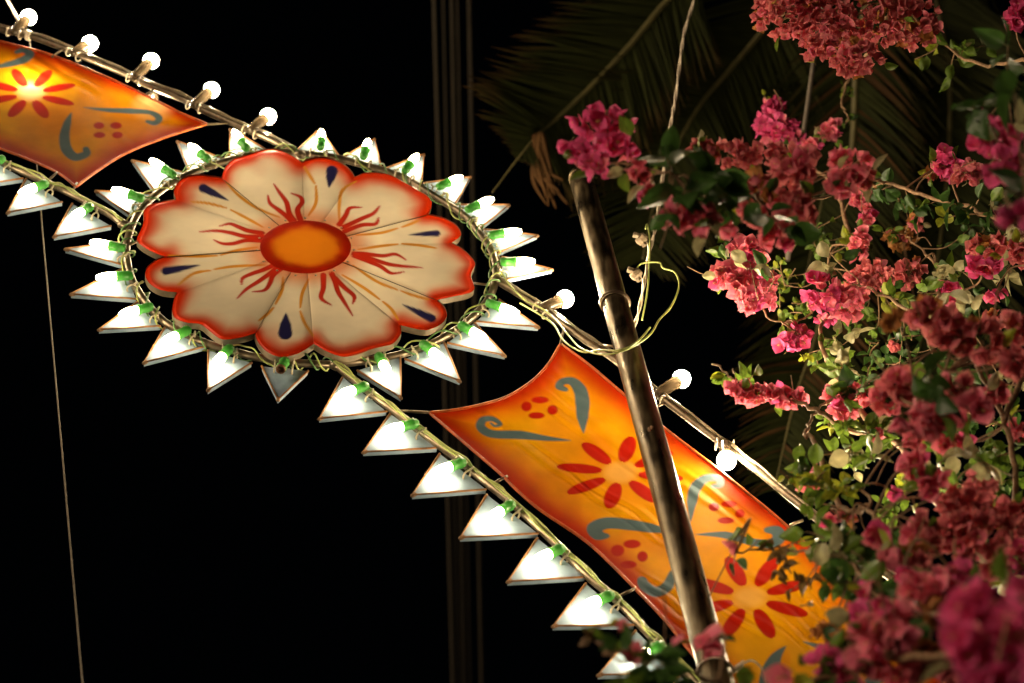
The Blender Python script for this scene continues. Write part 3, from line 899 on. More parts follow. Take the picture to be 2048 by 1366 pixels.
# ------------------------------------------------------------------ palm
palm_c = dist(2080, -420, 8.6)
palm = thing('palm_tree', 'dim palm with drooping fronds and brown tips behind the bougainvillea', 'palm tree', (palm_c[0], palm_c[1], 0))
b = MB()
tp = [np.array([palm_c[0], palm_c[1], 0]) + np.array([.06 * math.sin(i * .5), .05 * math.cos(i * .7), palm_c[2] * i / 40]) for i in range(41)]
b.tube(tp, [.21 - .002 * i + (.012 if i % 2 else 0) for i in range(41)], 14); b.build('trunk', M['trunk'], palm)
def frond(px, m0, m1, llen, seed, tipc=.5, droopR=.9, dry=0., endf=1.1):
    rs = np.random.RandomState(seed)
    n = len(px)
    pts = spline([palm_c] + [dist(x, y, m0 + (m1 - m0) * i / (n - 1)) for i, (x, y) in enumerate(px)], 14)
    fo = MB(); fo.tube(pts, [max(.016 * (1 - i / len(pts)) ** .7, .0028) for i in range(len(pts))], 7)
    rach = fo.build('frond', M['rachis'], palm)
    lb = MB()
    m = len(pts)
    for i in range(int(m * .16), m - 1):
        for sub in (0, .33, .66):
            p = pts[i] + (pts[i + 1] - pts[i]) * sub
            t = unit(pts[i + 1] - pts[i])
            frac = (i + sub) / m
            v = unit(CAM - p)
            s = unit(np.cross(t, v))              # across the frond as seen from below
            env = math.sin(math.pi * min(1, .18 + .78 * frac) ) ** .7 * max(0., min(1, (endf - frac) / .16))
            if env < .03: continue
            for sg in (-1, 1):
                if rs.rand() < .08: continue
                L = llen * env * rs.uniform(.8, 1.12) * (1.0 if sg > 0 else .95)
                dr = unit(t * rs.uniform(.75, .95) + s * sg * .95 + v * rs.uniform(-.12, .12))
                w = L * .016 + .004
                cur = p.copy(); side = unit(np.cross(dr, v) + rs.randn(3) * .25)
                ns = 6
                vs, cs = [], []
                gcol = np.array([.018, .021, .005]) * rs.uniform(.7, 1.25)
                bcol = np.array([.055, .028, .010]) * rs.uniform(.6, 1.2)
                dmix = 1 if rs.rand() < dry else 0
                for j in range(ns + 1):
                    f = j / ns
                    wj = w * (1 - f) ** .6 * (.55 + .45 * min(1, f * 5))
                    vs += [cur - side * wj, cur + v * wj * .5, cur + side * wj]
                    c = gcol * (1 - dmix) + bcol * dmix
                    tb = max(0, (f - .72) / .28) * tipc
                    c = c * (1 - tb) + bcol * tb
                    cs += [c] * 3
                    dr = unit(dr + np.array([0, 0, -1]) * .10 * droopR * (f + .15) + rs.randn(3) * .02)
                    cur = cur + dr * L / ns
                fs = []
                for j in range(ns):
                    a = j * 3
                    fs += [(a, a + 1, a + 4, a + 3), (a + 1, a + 2, a + 5, a + 4)]
                lb.add(vs, fs, cs)
    tag(lb.build('leaflets', M['frond'], rach), kind='stuff')
frond([(1480, -130), (1345, -10), (1260, 90), (1180, 175), (1110, 240), (1075, 270), (1030, 325), (985, 385)], 7.8, 6.6, .42, 1, tipc=.9, droopR=.5, endf=.86)
frond([(1640, -100), (1530, 55), (1455, 145), (1400, 210), (1350, 300), (1310, 400), (1285, 520)], 8.1, 7.0, .55, 2, tipc=.4, droopR=1.0)
frond([(1780, -120), (1730, 60), (1680, 240), (1640, 420), (1610, 560)], 8.3, 7.2, .55, 3, tipc=.3, droopR=1.2)
frond([(1880, -100), (1900, 150), (1890, 400), (1850, 650), (1780, 850)], 8.4, 7.0, .6, 4, tipc=.3, droopR=1.2)
frond([(1760, -60), (1700, 330), (1640, 640), (1590, 800), (1548, 980)], 8.0, 6.4, .42, 5, tipc=.6, droopR=1.6, dry=.2)
# dead leaflets hanging from the first frond's tip
b = MB()
for i in range(13):
    x0, y0 = 1074 + rnd.uniform(-6, 10), 272 + rnd.uniform(-8, 10)
    xe, ye = 1118 + rnd.uniform(-28, 18), 400 + rnd.uniform(-60, 22)
    mx, my = (x0 + xe) / 2 + rnd.uniform(-22, 6), (y0 + ye) / 2 + rnd.uniform(-6, 14)
    pts = spline([dist(x0, y0, 6.9), dist(mx, my, 6.85), dist(xe, ye, 6.8)], 6)
    c = np.array([.085, .042, .016]) * rnd.uniform(.7, 1.3)
    b.tube(pts, [.007, .009, .010, .010, .009, .009, .008, .008, .007, .006, .005, .004, .002], 4, color=c)
tag(b.build('dead_leaflets', M['frond'], palm), kind='stuff')

# ------------------------------------------------------------------ bougainvillea
def bract_geo(rs, dry):
    """one papery bract, unit length, base at origin, growing along +x, face up +z"""
    nu, nv = 4, 5
    w = rs.uniform(.50, .62)
    vs, cs = [], []
    curl = rs.uniform(-.25, .35) + dry * rs.uniform(-.5, .5)
    for j in range(nv + 1):
        v = j / nv
        ww = w * math.sin(math.pi * min(1, v ** .72 * .97 + .03)) ** .75
        if j == 0: ww = .06
        if j == nv: ww = .012
        for i in range(nu + 1):
            u = -1 + 2 * i / nu
            z = .16 * ww * u * u * 2 + curl * v * v * .55 + .02 * math.sin(9 * u + 5 * v)
            vs.append(np.array([v, u * ww, z]) + rs.randn(3) * (.012 + .035 * dry))
            cs.append((v, abs(u)))
    fs = [(j * (nu + 1) + i, j * (nu + 1) + i + 1, (j + 1) * (nu + 1) + i + 1, (j + 1) * (nu + 1) + i) for j in range(nv) for i in range(nu)]
    return np.array(vs), fs, cs

STY = {  # base colour, edge colour
    'M': ((.78, .075, .275), (.84, .17, .36), 0.0),
    'P': ((.86, .155, .285), (.92, .40, .39), .12),
    'D': ((.70, .14, .20), (.78, .31, .26), .36),
    'O': ((.42, .17, .05), (.48, .22, .06), 1.0),
}
def make_flower(style, seed):
    rs = np.random.RandomState(seed)
    base, edge, dry = STY[style]
    base = np.array(base) * rs.uniform(.82, 1.15, 3) ** .6; edge = np.array(edge) * rs.uniform(.85, 1.15)
    V, Fc, C = [], [], []
    op = R(rs.uniform(24, 58))
    for k in range(3):
        v, f, c = bract_geo(rs, dry)
        q = 2 * math.pi * k / 3 + rs.uniform(-.2, .2)
        o2 = op + rs.uniform(-.2, .2)
        ex = np.array([math.sin(o2), 0, math.cos(o2)])      # bract length direction
        ez = np.array([-math.cos(o2), 0, math.sin(o2)])
        w3 = v[:, :1] * ex + v[:, 1:2] * np.array([0, 1, 0]) + v[:, 2:3] * ez
        w3 = w3 + np.array([.05, 0, 0])
        cq, sq = math.cos(q), math.sin(q)
        w3 = np.c_[w3[:, 0] * cq - w3[:, 1] * sq, w3[:, 0] * sq + w3[:, 1] * cq, w3[:, 2]]
        o = len(V)
        V += list(w3); Fc += [tuple(i + o for i in q2) for q2 in f]
        for (a, b2) in c:
            t = max(0, max(b2 ** 2 * a, a ** 3)) * (.55 + .45 * rs.rand())
            cc = base * (1 - t) + edge * t
            if a < .25: cc = cc * .8 + np.array([.28, .22, .08]) * .2
            if b2 < .1: cc = cc * .9 + np.array([.6, .25, .2]) * .1
            C.append(cc)
    # the little cream tube flower
    if dry < .5 and rs.rand() < .6:
        o = len(V); n = 6
        for (h, r) in ((.0, .035), (.52, .03), (.60, .085)):
            for k in range(n):
                V.append(np.array([math.cos(k * 1.047) * r, math.sin(k * 1.047) * r, h])); C.append(np.array([.55, .36, .14]) if h < .55 else np.array([.75, .65, .28]))
        for j in range(2):
            for k in range(n):
                Fc.append((o + j * n + k, o + j * n + (k + 1) % n, o + (j + 1) * n + (k + 1) % n, o + (j + 1) * n + k))
    # stalk
    o = len(V)
    for (h, r) in ((-.45, .022), (.06, .03)):
        for k in range(4):
            V.append(np.array([math.cos(k * 1.57) * r, math.sin(k * 1.57) * r, h])); C.append(np.array([.22, .16, .05]))
    for k in range(4): Fc.append((o + k, o + (k + 1) % 4, o + 4 + (k + 1) % 4, o + 4 + k))
    return np.array(V), Fc, np.array(C)

LEAF = {'g': (.125, .205, .024), 'y': (.28, .31, .026), 'p': (.36, .33, .17), 'd': (.040, .090, .018), 'b': (.14, .085, .03)}
def make_leaf(tone, seed):
    rs = np.random.RandomState(seed)
    nu, nv = 4, 6
    base = np.array(LEAF[tone]) * rs.uniform(.8, 1.2)
    V, C = [], []
    w = rs.uniform(.30, .40); fold = rs.uniform(.15, .75); bend = rs.uniform(-.1, .55); wave = rs.uniform(0, .09)
    if tone == 'b': fold, bend, wave = 1.1, .8, .16
    for j in range(nv + 1):
        v = j / nv
        ww = w * math.sin(math.pi * min(1, v ** .78 * .96 + .04)) ** .85
        if j == 0: ww = .015
        if j == nv: ww = .006
        for i in range(nu + 1):
            u = -1 + 2 * i / nu
            V.append(np.array([v, u * ww * math.cos(fold * abs(u) * .8), fold * abs(u) * ww - bend * v * v * .5 + wave * math.sin(7 * v + 3 * u)]))
            C.append(base * (1.18 if abs(u) < .1 else 1) * (1 + .12 * rs.randn()))
    F_ = [(j * (nu + 1) + i, j * (nu + 1) + i + 1, (j + 1) * (nu + 1) + i + 1, (j + 1) * (nu + 1) + i) for j in range(nv) for i in range(nu)]
    o = len(V)
    for (h, r) in ((-.22, .014), (.02, .016)):
        for k in range(3):
            V.append(np.array([h, math.cos(k * 2.1) * r, math.sin(k * 2.1) * r - .01])); C.append(np.array([.16, .16, .05]))
    for k in range(3): F_.append((o + k, o + (k + 1) % 3, o + 3 + (k + 1) % 3, o + 3 + k))
    return np.array(V), F_, np.clip(np.array(C), .004, 1)

FV = {s: [make_flower(s, 100 + 17 * i + ord(s)) for i in range(9)] for s in STY}
LV = {t: [make_leaf(t, 300 + 13 * i + ord(t)) for i in range(8)] for t in LEAF}

# cluster: x, y, rx, ry (pixels), k, style, size scale
CL = [
 (1205, 245, 62, 42, .66, 'M', 1.0), (1165, 290, 40, 34, .66, 'M', 1.0), (1190, 335, 36, 26, .66, 'M', 1.0), (1245, 295, 34, 26, .66, 'M', 1.0), (1278, 345, 18, 30, .66, 'P', .8), (1300, 392, 24, 18, .66, 'P', .8),
 (1345, 440, 38, 30, .66, 'P', .95), (1400, 440, 44, 30, .66, 'P', .95), (1452, 450, 28, 18, .68, 'P', .9), (1400, 300, 26, 18, .70, 'D', .8), (1455, 310, 56, 28, .70, 'D', .8), (1530, 310, 50, 30, .70, 'D', .8),
 (1590, 335, 54, 52, .68, 'D', .9), (1520, 400, 44, 52, .68, 'D', .9), (1585, 420, 46, 52, .68, 'D', .9), (1560, 470, 40, 26, .70, 'P', .85), (1700, 325, 38, 30, .68, 'P', .9), (1690, 365, 36, 28, .68, 'P', .9), (1735, 345, 22, 34, .68, 'D', .9),
 (1570, 25, 66, 52, .76, 'D', .8), (1650, 45, 74, 62, .76, 'D', .8), (1745, 40, 88, 66, .76, 'D', .8), (1830, 40, 56, 56, .76, 'D', .8), (1715, 115, 56, 42, .75, 'D', .8), (1640, 95, 48, 26, .76, 'D', .8), (1600, -30, 120, 40, .77, 'D', .8), (1780, -40, 110, 40, .77, 'D', .8),
 (1548, 215, 22, 22, 1.0, 'M', .85), (1545, 255, 36, 34, 1.0, 'M', .85), (1585, 265, 22, 26, 1.0, 'M', .85), (1662, 262, 24, 22, .98, 'P', .8), (1625, 288, 22, 12, .98, 'P', .8),
 (1500, 500, 48, 34, .93, 'P', .8), (1490, 560, 66, 50, .92, 'P', .85), (1510, 600, 42, 28, .92, 'P', .85), (1455, 555, 34, 30, .92, 'P', .85),
 (1645, 585, 38, 40, .92, 'M', .9), (1690, 605, 42, 42, .93, 'P', .85), (1715, 570, 30, 28, .94, 'D', .8), (1590, 672, 38, 24, .95, 'M', .8), (1575, 690, 24, 18, .95, 'M', .8),
 (1475, 782, 26, 18, .90, 'P', .8), (1510, 785, 34, 22, .90, 'P', .8), (1550, 790, 34, 22, .90, 'P', .8), (1588, 798, 26, 22, .90, 'P', .8),
 (1690, 815, 24, 40, .90, 'P', .85), (1668, 795, 20, 26, .90, 'M', .85), (1715, 790, 34, 24, .92, 'P', .8), (1770, 800, 26, 32, .80, 'P', .9),
 (1862, 625, 44, 38, .70, 'D', 1.0), (1900, 660, 52, 44, .70, 'D', 1.0), (1960, 680, 54, 44, .70, 'D', 1.0), (2020, 660, 40, 32, .70, 'D', 1.0), (2030, 720, 40, 34, .70, 'D', 1.0), (1785, 638, 20, 22, .66, 'O', 1.0),
 (1800, 775, 34, 38, .72, 'D', 1.0), (1820, 835, 44, 30, .70, 'P', 1.0), (1865, 840, 40, 30, .70, 'P', 1.0), (1920, 775, 44, 34, .70, 'D', 1.0), (1945, 825, 40, 36, .70, 'P', 1.0), (1985, 790, 30, 30, .75, 'P', .9),
 (1895, 325, 32, 34, .86, 'M', .95), (1935, 345, 30, 32, .84, 'D', .9), (1880, 345, 28, 14, .88, 'O', .8), (1985, 270, 50, 46, .60, 'M', 1.0), (2010, 330, 46, 40, .60, 'M', 1.0), (2030, 435, 34, 22, .52, 'M', 1.0), (2032, 25, 20, 34, .70, 'M', .9),
 (1975, 495, 40, 26, .82, 'D', .85), (1965, 535, 34, 24, .82, 'M', .9), (2035, 510, 24, 28, .82, 'D', .9), (1722, 495, 22, 36, .96, 'P', .75), (1745, 555, 48, 34, .97, 'D', .75), (1820, 545, 34, 30, .92, 'D', .8), (1800, 475, 34, 24, .98, 'O', .6), (1835, 445, 16, 14, .95, 'D', .8),
 (1905, 585, 26, 22, .86, 'M', .85), (1990, 590, 22, 14, .84, 'M', .85), (1985, 640, 20, 18, .84, 'D', .8), (1735, 430, 18, 20, .97, 'P', .7), (1720, 395, 20, 22, .97, 'P', .75),
 (1930, 1020, 62, 52, .78, 'D', .8), (1960, 1075, 72, 58, .78, 'D', .8), (1905, 1060, 42, 40, .78, 'D', .8), (1960, 975, 34, 34, .80, 'D', .8), (2025, 1040, 36, 52, .78, 'D', .8), (2040, 1110, 30, 30, .76, 'P', .8),
 (1840, 940, 34, 30, .76, 'P', .9), (1862, 965, 28, 34, .76, 'P', .9), (1755, 1062, 28, 26, .76, 'P', 1.0), (1785, 1115, 24, 22, .75, 'P', .95), (1840, 1050, 32, 38, .76, 'D', .95), (1835, 1105, 26, 26, .75, 'D', .95), (1870, 1080, 20, 24, .76, 'D', .9),
 (1840, 1165, 40, 38, .70, 'P', 1.0), (1880, 1190, 44, 44, .70, 'P', 1.0), (1910, 1150, 34, 34, .72, 'M', 1.0), (1875, 1225, 30, 40, .70, 'O', 1.0),
 (1775, 1225, 42, 28, .70, 'P', 1.0), (1750, 1260, 40, 30, .70, 'P', 1.0), (1795, 1270, 36, 34, .70, 'P', 1.0), (1730, 1190, 18, 18, .74, 'M', .9), (1725, 1230, 26, 22, .74, 'M', .95),
 (1715, 1300, 22, 34, .74, 'P', .95), (1735, 1325, 34, 22, .72, 'P', .95), (1660, 1330, 42, 30, .74, 'M', 1.0), (1690, 1355, 30, 16, .74, 'M', 1.0), (1575, 1355, 20, 16, .72, 'M', 1.1), (1650, 1265, 30, 18, .84, 'O', .7), (1680, 1280, 22, 18, .82, 'O', .7),
 (1855, 1300, 36, 26, .72, 'O', .95), (1830, 1335, 44, 30, .72, 'D', .95), (1800, 1355, 30, 20, .72, 'P', .95), (1880, 1345, 30, 24, .74, 'D', .9),
 (1975, 1215, 64, 52, .56, 'M', 1.0), (2010, 1290, 76, 64, .56, 'M', 1.0), (1945, 1300, 50, 54, .56, 'M', 1.0), (2040, 1190, 36, 44, .56, 'M', 1.0), (1985, 1370, 70, 34, .56, 'M', 1.0),
 (2030, 855, 24, 22, .82, 'P', .9), (1895, 885, 32, 18, .82, 'P', .9), (1925, 880, 22, 16, .82, 'M', .9), (1614, 965, 24, 20, .88, 'P', 1.0), (1655, 1045, 18, 10, .86, 'M', .8), (1690, 1040, 20, 10, .86, 'D', .8), (1800, 990, 16, 12, .84, 'M', .8),
 (1415, 1288, 26, 24, .76, 'P', 1.1), (1348, 1285, 10, 12, .76, 'P', .9), (1262, 1298, 9, 14, .74, 'P', .8), (1238, 1252, 6, 7, .74, 'P', .6), (1466, 1086, 9, 12, .84, 'P', .9), (2035, 1240, 20, 20, .7, 'O', .9), (1990, 1140, 26, 20, .75, 'D', .9),
 (1790, 690, 12, 10, .9, 'D', .7), (1650, 640, 22, 12, .97, 'M', .7), (1830, 875, 22, 20, .8, 'P', .8), (1710, 1105, 14, 10, .85, 'P', .7), (1750, 870, 14, 12, .9, 'P', .7),
]
# leaf sprays: x, y, rx, ry, k, number of leaves, tones, leaf length (m)
LS = [
 (1462, 735, 24, 40, .90, 8, 'gy', .040), (1500, 758, 22, 12, .90, 4, 'g', .036), (1450, 505, 26, 42, .94, 12, 'gd', .036), (1485, 515, 24, 18, .88, 3, 'p', .05), (1520, 535, 18, 12, .88, 2, 'd', .05),
 (1570, 560, 50, 60, 1.0, 46, 'gy', .022), (1600, 620, 50, 50, 1.0, 40, 'gy', .024), (1560, 660, 18, 18, .95, 6, 'g', .032), (1640, 480, 60, 50, 1.02, 40, 'gd', .024), (1690, 470, 34, 30, .97, 10, 'yg', .034), (1675, 530, 40, 30, .9, 7, 'dp', .05),
 (1600, 715, 24, 20, .95, 4, 'y', .03), (1690, 670, 40, 30, .93, 12, 'pg', .042), (1680, 730, 46, 36, .90, 12, 'pg', .05), (1640, 720, 30, 30, .96, 14, 'gy', .028), (1745, 745, 40, 20, .9, 6, 'dg', .05), (1690, 770, 40, 24, .88, 8, 'gd', .05),
 (1740, 850, 50, 40, .90, 26, 'gp', .042), (1660, 850, 26, 40, .95, 14, 'gy', .03), (1750, 905, 44, 34, .86, 12, 'gp', .05), (1700, 920, 44, 40, .92, 28, 'gyp', .034), (1640, 950, 50, 34, .84, 18, 'yg', .036), (1680, 985, 40, 34, .84, 16, 'yg', .036), (1600, 935, 30, 24, .86, 7, 'gd', .05), (1580, 965, 22, 26, .87, 9, 'yg', .03),
 (1610, 1010, 22, 26, .86, 5, 'g', .05), (1640, 1065, 44, 34, .80, 9, 'gd', .05), (1700, 1075, 44, 34, .80, 10, 'dg', .046), (1735, 1120, 40, 36, .80, 14, 'dgp', .044), (1685, 1110, 44, 28, .80, 8, 'gp', .05), (1590, 1085, 16, 22, .84, 4, 'y', .036), (1650, 1170, 26, 40, .82, 10, 'gd', .036), (1700, 1190, 34, 34, .78, 8, 'dg', .055), (1750, 1170, 24, 34, .76, 6, 'd', .055),
 (1560, 1130, 34, 26, .84, 9, 'b', .026), (1600, 1190, 34, 24, .84, 7, 'b', .026), (1465, 1125, 10, 14, .84, 2, 'd', .036), (1500, 1080, 30, 10, .84, 3, 'gd', .034), (1545, 1090, 26, 10, .84, 4, 'bd', .03),
 (1890, 405, 54, 30, .84, 10, 'd', .055), (1840, 400, 40, 34, .90, 12, 'dg', .044), (1950, 395, 44, 24, .82, 7, 'dgp', .05), (1910, 440, 34, 16, .86, 5, 'yp', .040), (1790, 390, 34, 30, .94, 12, 'dg', .042), (1760, 385, 40, 20, .92, 7, 'd', .05), (1785, 455, 30, 24, .97, 8, 'gp', .034),
 (1845, 110, 20, 34, .84, 6, 'yg', .042), (1885, 90, 40, 34, .82, 10, 'gd', .05), (1935, 95, 40, 26, .82, 8, 'gp', .046), (1920, 145, 26, 20, .84, 4, 'g', .05), (2005, 95, 40, 40, .55, 5, 'dg', .055), (2030, 150, 30, 40, .50, 4, 'dp', .06), (1970, 210, 50, 24, .56, 5, 'd', .06), (2030, 230, 24, 34, .55, 3, 'p', .06), (2030, 350, 30, 50, .55, 4, 'd', .06),
 (1695, 175, 30, 16, 1.0, 16, 'gy', .018), (1690, 245, 24, 14, 1.0, 8, 'gd', .022), (1685, 300, 24, 18, .94, 3, 'pg', .05), (1550, 290, 18, 16, .99, 3, 'dp', .04), (1530, 190, 12, 10, 1.0, 4, 'y', .02),
 (1800, 600, 34, 20, .90, 10, 'gy', .040), (1760, 600, 20, 20, .93, 5, 'y', .036), (1850, 585, 26, 20, .86, 5, 'g', .05), (1930, 540, 44, 30, .86, 8, 'pg', .05), (1950, 585, 26, 34, .86, 5, 'p', .055), (2000, 560, 30, 26, .86, 6, 'pd', .05), (1990, 480, 24, 18, .84, 4, 'pg', .044), (2030, 465, 20, 18, .84, 3, 'p', .05), (1880, 540, 50, 24, .88, 8, 'gd', .05), (1880, 600, 26, 18, .82, 4, 'pd', .05),
 (1850, 710, 40, 30, .78, 6, 'dg', .05), (1880, 745, 24, 40, .68, 4, 'd', .055), (1865, 800, 30, 24, .68, 5, 'dp', .05), (1750, 690, 34, 24, .95, 14, 'dg', .03), (1800, 720, 34, 30, .95, 16, 'dg', .028), (1930, 740, 40, 20, .85, 10, 'dg', .04), (2010, 760, 34, 30, .82, 12, 'pgd', .044), (2030, 810, 26, 30, .84, 10, 'dgy', .04),
 (1960, 900, 50, 30, .86, 24, 'gd', .036), (1920, 905, 34, 20, .80, 7, 'pg', .05), (2020, 900, 34, 34, .84, 14, 'gd', .044), (1880, 920, 30, 24, .84, 8, 'gp', .046), (1840, 880, 30, 20, .84, 10, 'gd', .04), (2000, 960, 50, 30, .88, 24, 'gd', .032), (1800, 960, 40, 34, .92, 24, 'gy', .028), (1780, 1020, 40, 30, .90, 18, 'gy', .030), (1800, 1080, 24, 20, .84, 6, 'dp', .046), (1920, 1190, 24, 18, .8, 3, 'y', .05), (1990, 1130, 34, 20, .84, 6, 'gp', .04), (1820, 1130, 24, 24, .78, 6, 'dg', .05), (1845, 1260, 24, 34, .74, 6, 'd', .05), (1790, 1310, 24, 20, .74, 5, 'dg', .05),
 (1680, 1305, 22, 18, .74, 4, 'gd', .045), (1700, 1340, 16, 24, .73, 3, 'd', .05),
 (1340, 330, 30, 40, .64, 5, 'd', .07), (1390, 375, 44, 40, .64, 7, 'd', .07), (1440, 370, 40, 30, .64, 6, 'd', .07), (1340, 420, 26, 24, .64, 3, 'd', .055), (1440, 420, 30, 20, .66, 4, 'dp', .06), (1480, 430, 26, 44, .66, 4, 'd', .07), (1550, 455, 34, 24, .66, 5, 'd', .06), (1290, 355, 10, 24, .66, 2, 'p', .05), (1440, 435, 24, 14, .66, 2, 'p', .06), (1230, 345, 24, 8, .66, 2, 'gp', .04),
 (1250, 1300, 30, 22, .72, 4, 'dg', .045), (1290, 1325, 34, 24, .72, 8, 'dg', .048), (1240, 1275, 20, 8, .74, 2, 'g', .036), (1320, 1345, 26, 16, .72, 6, 'dg', .045), (1180, 1292, 16, 4, .74, 1, 'b', .02), (1230, 1350, 20, 12, .72, 3, 'gd', .045), (1355, 1350, 30, 12, .74, 4, 'd', .04), (1470, 1360, 40, 8, .74, 4, 'dg', .04),
 (1700, 620, 90, 70, 1.03, 60, 'gd', .026), (1860, 660, 110, 70, .98, 60, 'dg', .032), (1950, 830, 90, 70, .95, 60, 'dg', .034), (1900, 980, 110, 50, .95, 60, 'dg', .034), (1960, 480, 80, 40, .95, 20, 'dg', .034), (1800, 1180, 80, 60, .88, 40, 'dg', .036), (1980, 1150, 70, 50, .90, 30, 'dg', .036), (1720, 760, 60, 60, .99, 40, 'gd', .026),
]
# woody skeleton (pixels, k)
SK = [
 [(2400, 2300, .9), (2330, 1900, .9), (2230, 1560, .88), (2120, 1330, .86), (2010, 1160, .86), (1900, 1020, .88), (1820, 930, .92), (1760, 860, .93), (1700, 780, .93), (1660, 700, .95), (1640, 620, .97), (1650, 540, .99), (1700, 470, .99)],
 [(2120, 1330, .86), (1980, 1230, .8), (1880, 1150, .77), (1800, 1080, .78), (1740, 1010, .83), (1680, 960, .86), (1620, 955, .87)],
 [(2230, 1560, .88), (2080, 1440, .72), (1960, 1320, .66), (1860, 1240, .70), (1760, 1200, .76), (1690, 1100, .80), (1620, 1100, .83), (1540, 1090, .84), (1470, 1088, .84)],
 [(2010, 1160, .86), (2030, 980, .82), (2010, 840, .80), (1930, 720, .78), (1850, 640, .82), (1760, 590, .92), (1690, 600, .94), (1620, 640, .95), (1530, 630, .93), (1490, 560, .93)],
 [(2010, 840, .80), (2090, 600, .80), (2060, 470, .82), (1960, 415, .85), (1880, 392, .87), (1790, 395, .90), (1740, 375, .88), (1650, 380, .80), (1560, 390, .72), (1450, 360, .68), (1340, 380, .66), (1260, 320, .66), (1190, 270, .66)],
 [(2090, 600, .80), (2150, 300, .75), (2080, 150, .74), (1960, 110, .80), (1880, 80, .82), (1780, 30, .77), (1680, 40, .77), (1580, 20, .77)],
 [(1780, 30, .77), (1710, 90, .80), (1694, 165, .98), (1688, 200, .99), (1694, 230, .99), (1694, 248, .99)],
 [(1760, 860, .93), (1700, 845, .91), (1640, 822, .90), (1560, 797, .90), (1500, 770, .90), (1465, 735, .90), (1440, 705, .90)],
 [(1740, 1010, .83), (1680, 1000, .86), (1610, 900, .88), (1612, 860, .88), (1630, 815, .89), (1660, 795, .90), (1690, 790, .90)],
 [(1960, 1320, .66), (1800, 1330, .72), (1680, 1350, .74), (1560, 1380, .74), (1440, 1375, .75), (1330, 1355, .73), (1270, 1310, .73), (1200, 1292, .74), (1160, 1300, .74)],
 [(1700, 470, .99), (1660, 360, .99), (1600, 310, 1.0), (1550, 250, 1.0), (1545, 200, 1.0)],
 [(2080, 1440, .72), (2060, 1350, .60), (2000, 1280, .57)], [(2150, 300, .75), (2080, 280, .62), (2010, 290, .60)], [(2060, 470, .82), (2060, 440, .6), (2030, 430, .53)],
 [(1850, 640, .82), (1880, 560, .88), (1850, 490, .95), (1800, 455, .97)], [(1930, 720, .78), (1880, 740, .72), (1830, 820, .71), (1780, 790, .74)],
]
root_xyz = K(2400, 2300, .9)
bou = thing('bougainvillea', 'sprawling bougainvillea with pink and dried blossom filling the right side of the scene', 'bougainvillea', (root_xyz[0], root_xyz[1], 0))
sk_pts = []
for i, s in enumerate(SK):
    pts = spline([K(x, y, k) + nrs.randn(3) * (0 if j == 0 else .012) for j, (x, y, k) in enumerate(s)], 7)
    if i == 0:
        pts = [np.array([root_xyz[0] + .25, root_xyz[1] + .1, -.05]), np.array([root_xyz[0] + .18, root_xyz[1] + .06, root_xyz[2] * .5])] + pts
    r0 = .016 if i == 0 else .0065
    n = len(pts)
    pts = [p + nrs.randn(3) * .0025 for p in pts]
    b = MB(); b.tube(pts, [max(.0022, r0 * (1 - j / n) ** .8) for j in range(n)], 7)
    b.build('branch', M['bark'], bou)
    sk_pts += pts[3 if i == 0 else 0:]
SKA = np.array(sk_pts)

flowers, leaves = [], []        # (style, variant, 3x3 matrix, position, screen size)
def orient(axis, spin):
    u, w, a = frame(axis)
    c, s = math.cos(spin), math.sin(spin)
    return np.array([u * c + w * s, -u * s + w * c, a]).T
def basis_x(xd, up):
    x = unit(xd); z = unit(up - x * (up @ x)); return np.array([x, np.cross(z, x), z]).T
mpp = lambda c: float((c - CAM) @ FWD) / F      # metres per pixel there

rs = np.random.RandomState(5)
for (x, y, rx, ry, k, stl, sc) in CL:
    c = K(x, y, k); q = mpp(c)
    fl = .0280 * sc                               # bract length
    fpx = fl / q
    n = max(1, int(3.5 * (rx + 4) * (ry + 4) / (fpx * .72) ** 2))
    j = np.argmin(((SKA - c) ** 2).sum(1))
    a = SKA[j]
    b = MB()
    mid = (a + c) / 2 + rs.randn(3) * .02 + np.array([0, 0, .015])
    b.tube(spline([a, mid, c], 6), [.0026 - .001 * i / 12 for i in range(13)], 6)
    for i in range(n):
        d = unit(rs.randn(3)); rad = rs.uniform(.25, 1) ** .45
        lx, ly, lz = d * rad
        p = c + RIGHT * lx * rx * q + UP * ly * ry * q - FWD * lz * min(rx, ry) * q * .9
        out = unit(RIGHT * lx * 1.0 + UP * ly - FWD * lz + rs.randn(3) * .45 - FWD * .25)
        s_ = stl
        if rs.rand() < .14: s_ = {'M': 'P', 'P': rs.choice(['M', 'D']), 'D': rs.choice(['P', 'O']), 'O': 'D'}[stl]
        size = fl * rs.uniform(.75, 1.15)
        flowers.append((s_, rs.randint(9), orient(out, rs.rand() * 6.28) * size, p - out * size * .5, size / q * (1 if lz > -.2 else .5)))
    # a few bare twigs
    if rs.rand() < .5:
        e = c + rs.randn(3) * .05
        b.tube(spline([mid, (mid + e) / 2 + rs.randn(3) * .012, e], 4), .0013, 5)
    b.build('branch', M['bark'], bou)
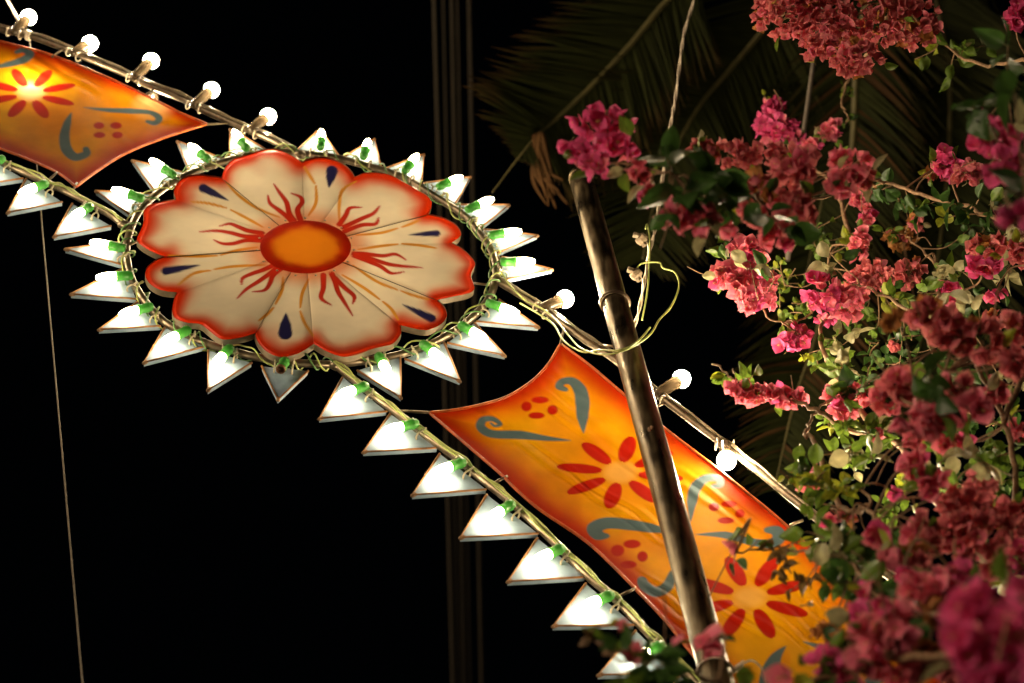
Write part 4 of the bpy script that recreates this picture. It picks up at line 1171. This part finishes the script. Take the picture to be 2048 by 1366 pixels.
for (x, y, rx, ry, k, n, tones, ll) in LS:
    c = K(x, y, k); q = mpp(c)
    j = np.argmin(((SKA - c) ** 2).sum(1)); a = SKA[j]
    b = MB()
    nt = max(1, int(math.ceil(n / 6)))
    left = n
    for t in range(nt):
        d = unit(rs.randn(3)) * rs.uniform(.5, 1)
        e = c + RIGHT * d[0] * rx * q + UP * d[1] * ry * q - FWD * d[2] * min(rx, ry) * q
        s0 = a if t == 0 else c + rs.randn(3) * .3 * min(rx, ry) * q
        tw = spline([s0, (s0 + e) / 2 + rs.randn(3) * .25 * np.linalg.norm(e - s0) * .4, e], 6)
        b.tube(tw, [.0018 - .0009 * i / len(tw) for i in range(len(tw))], 5)
        m = min(left, 6) if t < nt - 1 else left
        left -= m
        for i in range(m):
            if t == 0 and np.linalg.norm(e - s0) > .14:
                i0 = int(len(tw) * .55)
            else: i0 = 1
            w = tw[min(len(tw) - 1, i0 + int((len(tw) - i0) * (i + .5) / m))]
            w = c + (w - c) * min(1, (max(rx, ry) * q * 1.1) / (np.linalg.norm(w - c) + 1e-6))
            xd = unit(rs.randn(3) * .8 + unit(e - s0) * .5 + np.array([0, 0, -.25]) - FWD * .1)
            up = unit(np.array([0, 0, .8]) + rs.randn(3) * .7)
            size = ll * rs.uniform(.7, 1.15)
            tn = tones[0] if rs.rand() < .5 else tones[rs.randint(len(tones))]
            leaves.append((tn, rs.randint(8), basis_x(xd, up) * size, w + xd * size * .15, size / q))
    b.build('branch', M['bark'], bou)
# some leaves tucked among the blossom
for (x, y, rx, ry, k, stl, sc) in CL:
    c = K(x, y, k); q = mpp(c)
    for i in range(int(rs.poisson(1.3))):
        d = unit(rs.randn(3)) * rs.uniform(.8, 1.15)
        p = c + RIGHT * d[0] * rx * q + UP * d[1] * ry * q - FWD * d[2] * min(rx, ry) * q
        size = .042 * sc * rs.uniform(.7, 1.2)
        leaves.append((rs.choice(list('ggdyp')), rs.randint(8), basis_x(unit(p - c + rs.randn(3) * .04), unit(np.array([0, 0, 1]) + rs.randn(3) * .6)) * size, p, size / q))

from mathutils import Matrix
def emit_parts(items, bank, name, joined, matl, count):
    vis = []
    for i, it in enumerate(items):
        x, y, z = project(it[3])
        if -20 < x < W + 20 and -20 < y < H + 20: vis.append((it[4], i))
    vis.sort(reverse=True)
    top = set(i for _, i in vis[:count])
    cache = {}
    pinv = Matrix.Translation(bou.location).inverted()
    J = MB()
    for i, (s, v, m3, p, sz) in enumerate(items):
        V, Fc, C = bank[s][v]
        if i in top:
            if (s, v) not in cache:
                mb = MB(); mb.add(V, Fc, C)
                cache[(s, v)] = mb.mesh(name, matl)
            o = bpy.data.objects.new(name, cache[(s, v)])
            col.objects.link(o)
            o.parent = bou; o.matrix_parent_inverse = pinv
            mm = Matrix([[*map(float, m3[r]), float(p[r])] for r in range(3)] + [[0, 0, 0, 1]])
            o.matrix_basis = mm
        else:
            J.add(V @ m3.T + p, Fc, C)
    tag(J.build(joined, matl, bou), kind='stuff')
emit_parts(flowers, FV, 'blossom', 'small_blossom', M['bract'], 300)
emit_parts(leaves, LV, 'leaf', 'small_leaves', M['leaf'], 300)
print('flowers', len(flowers), 'leaves', len(leaves))
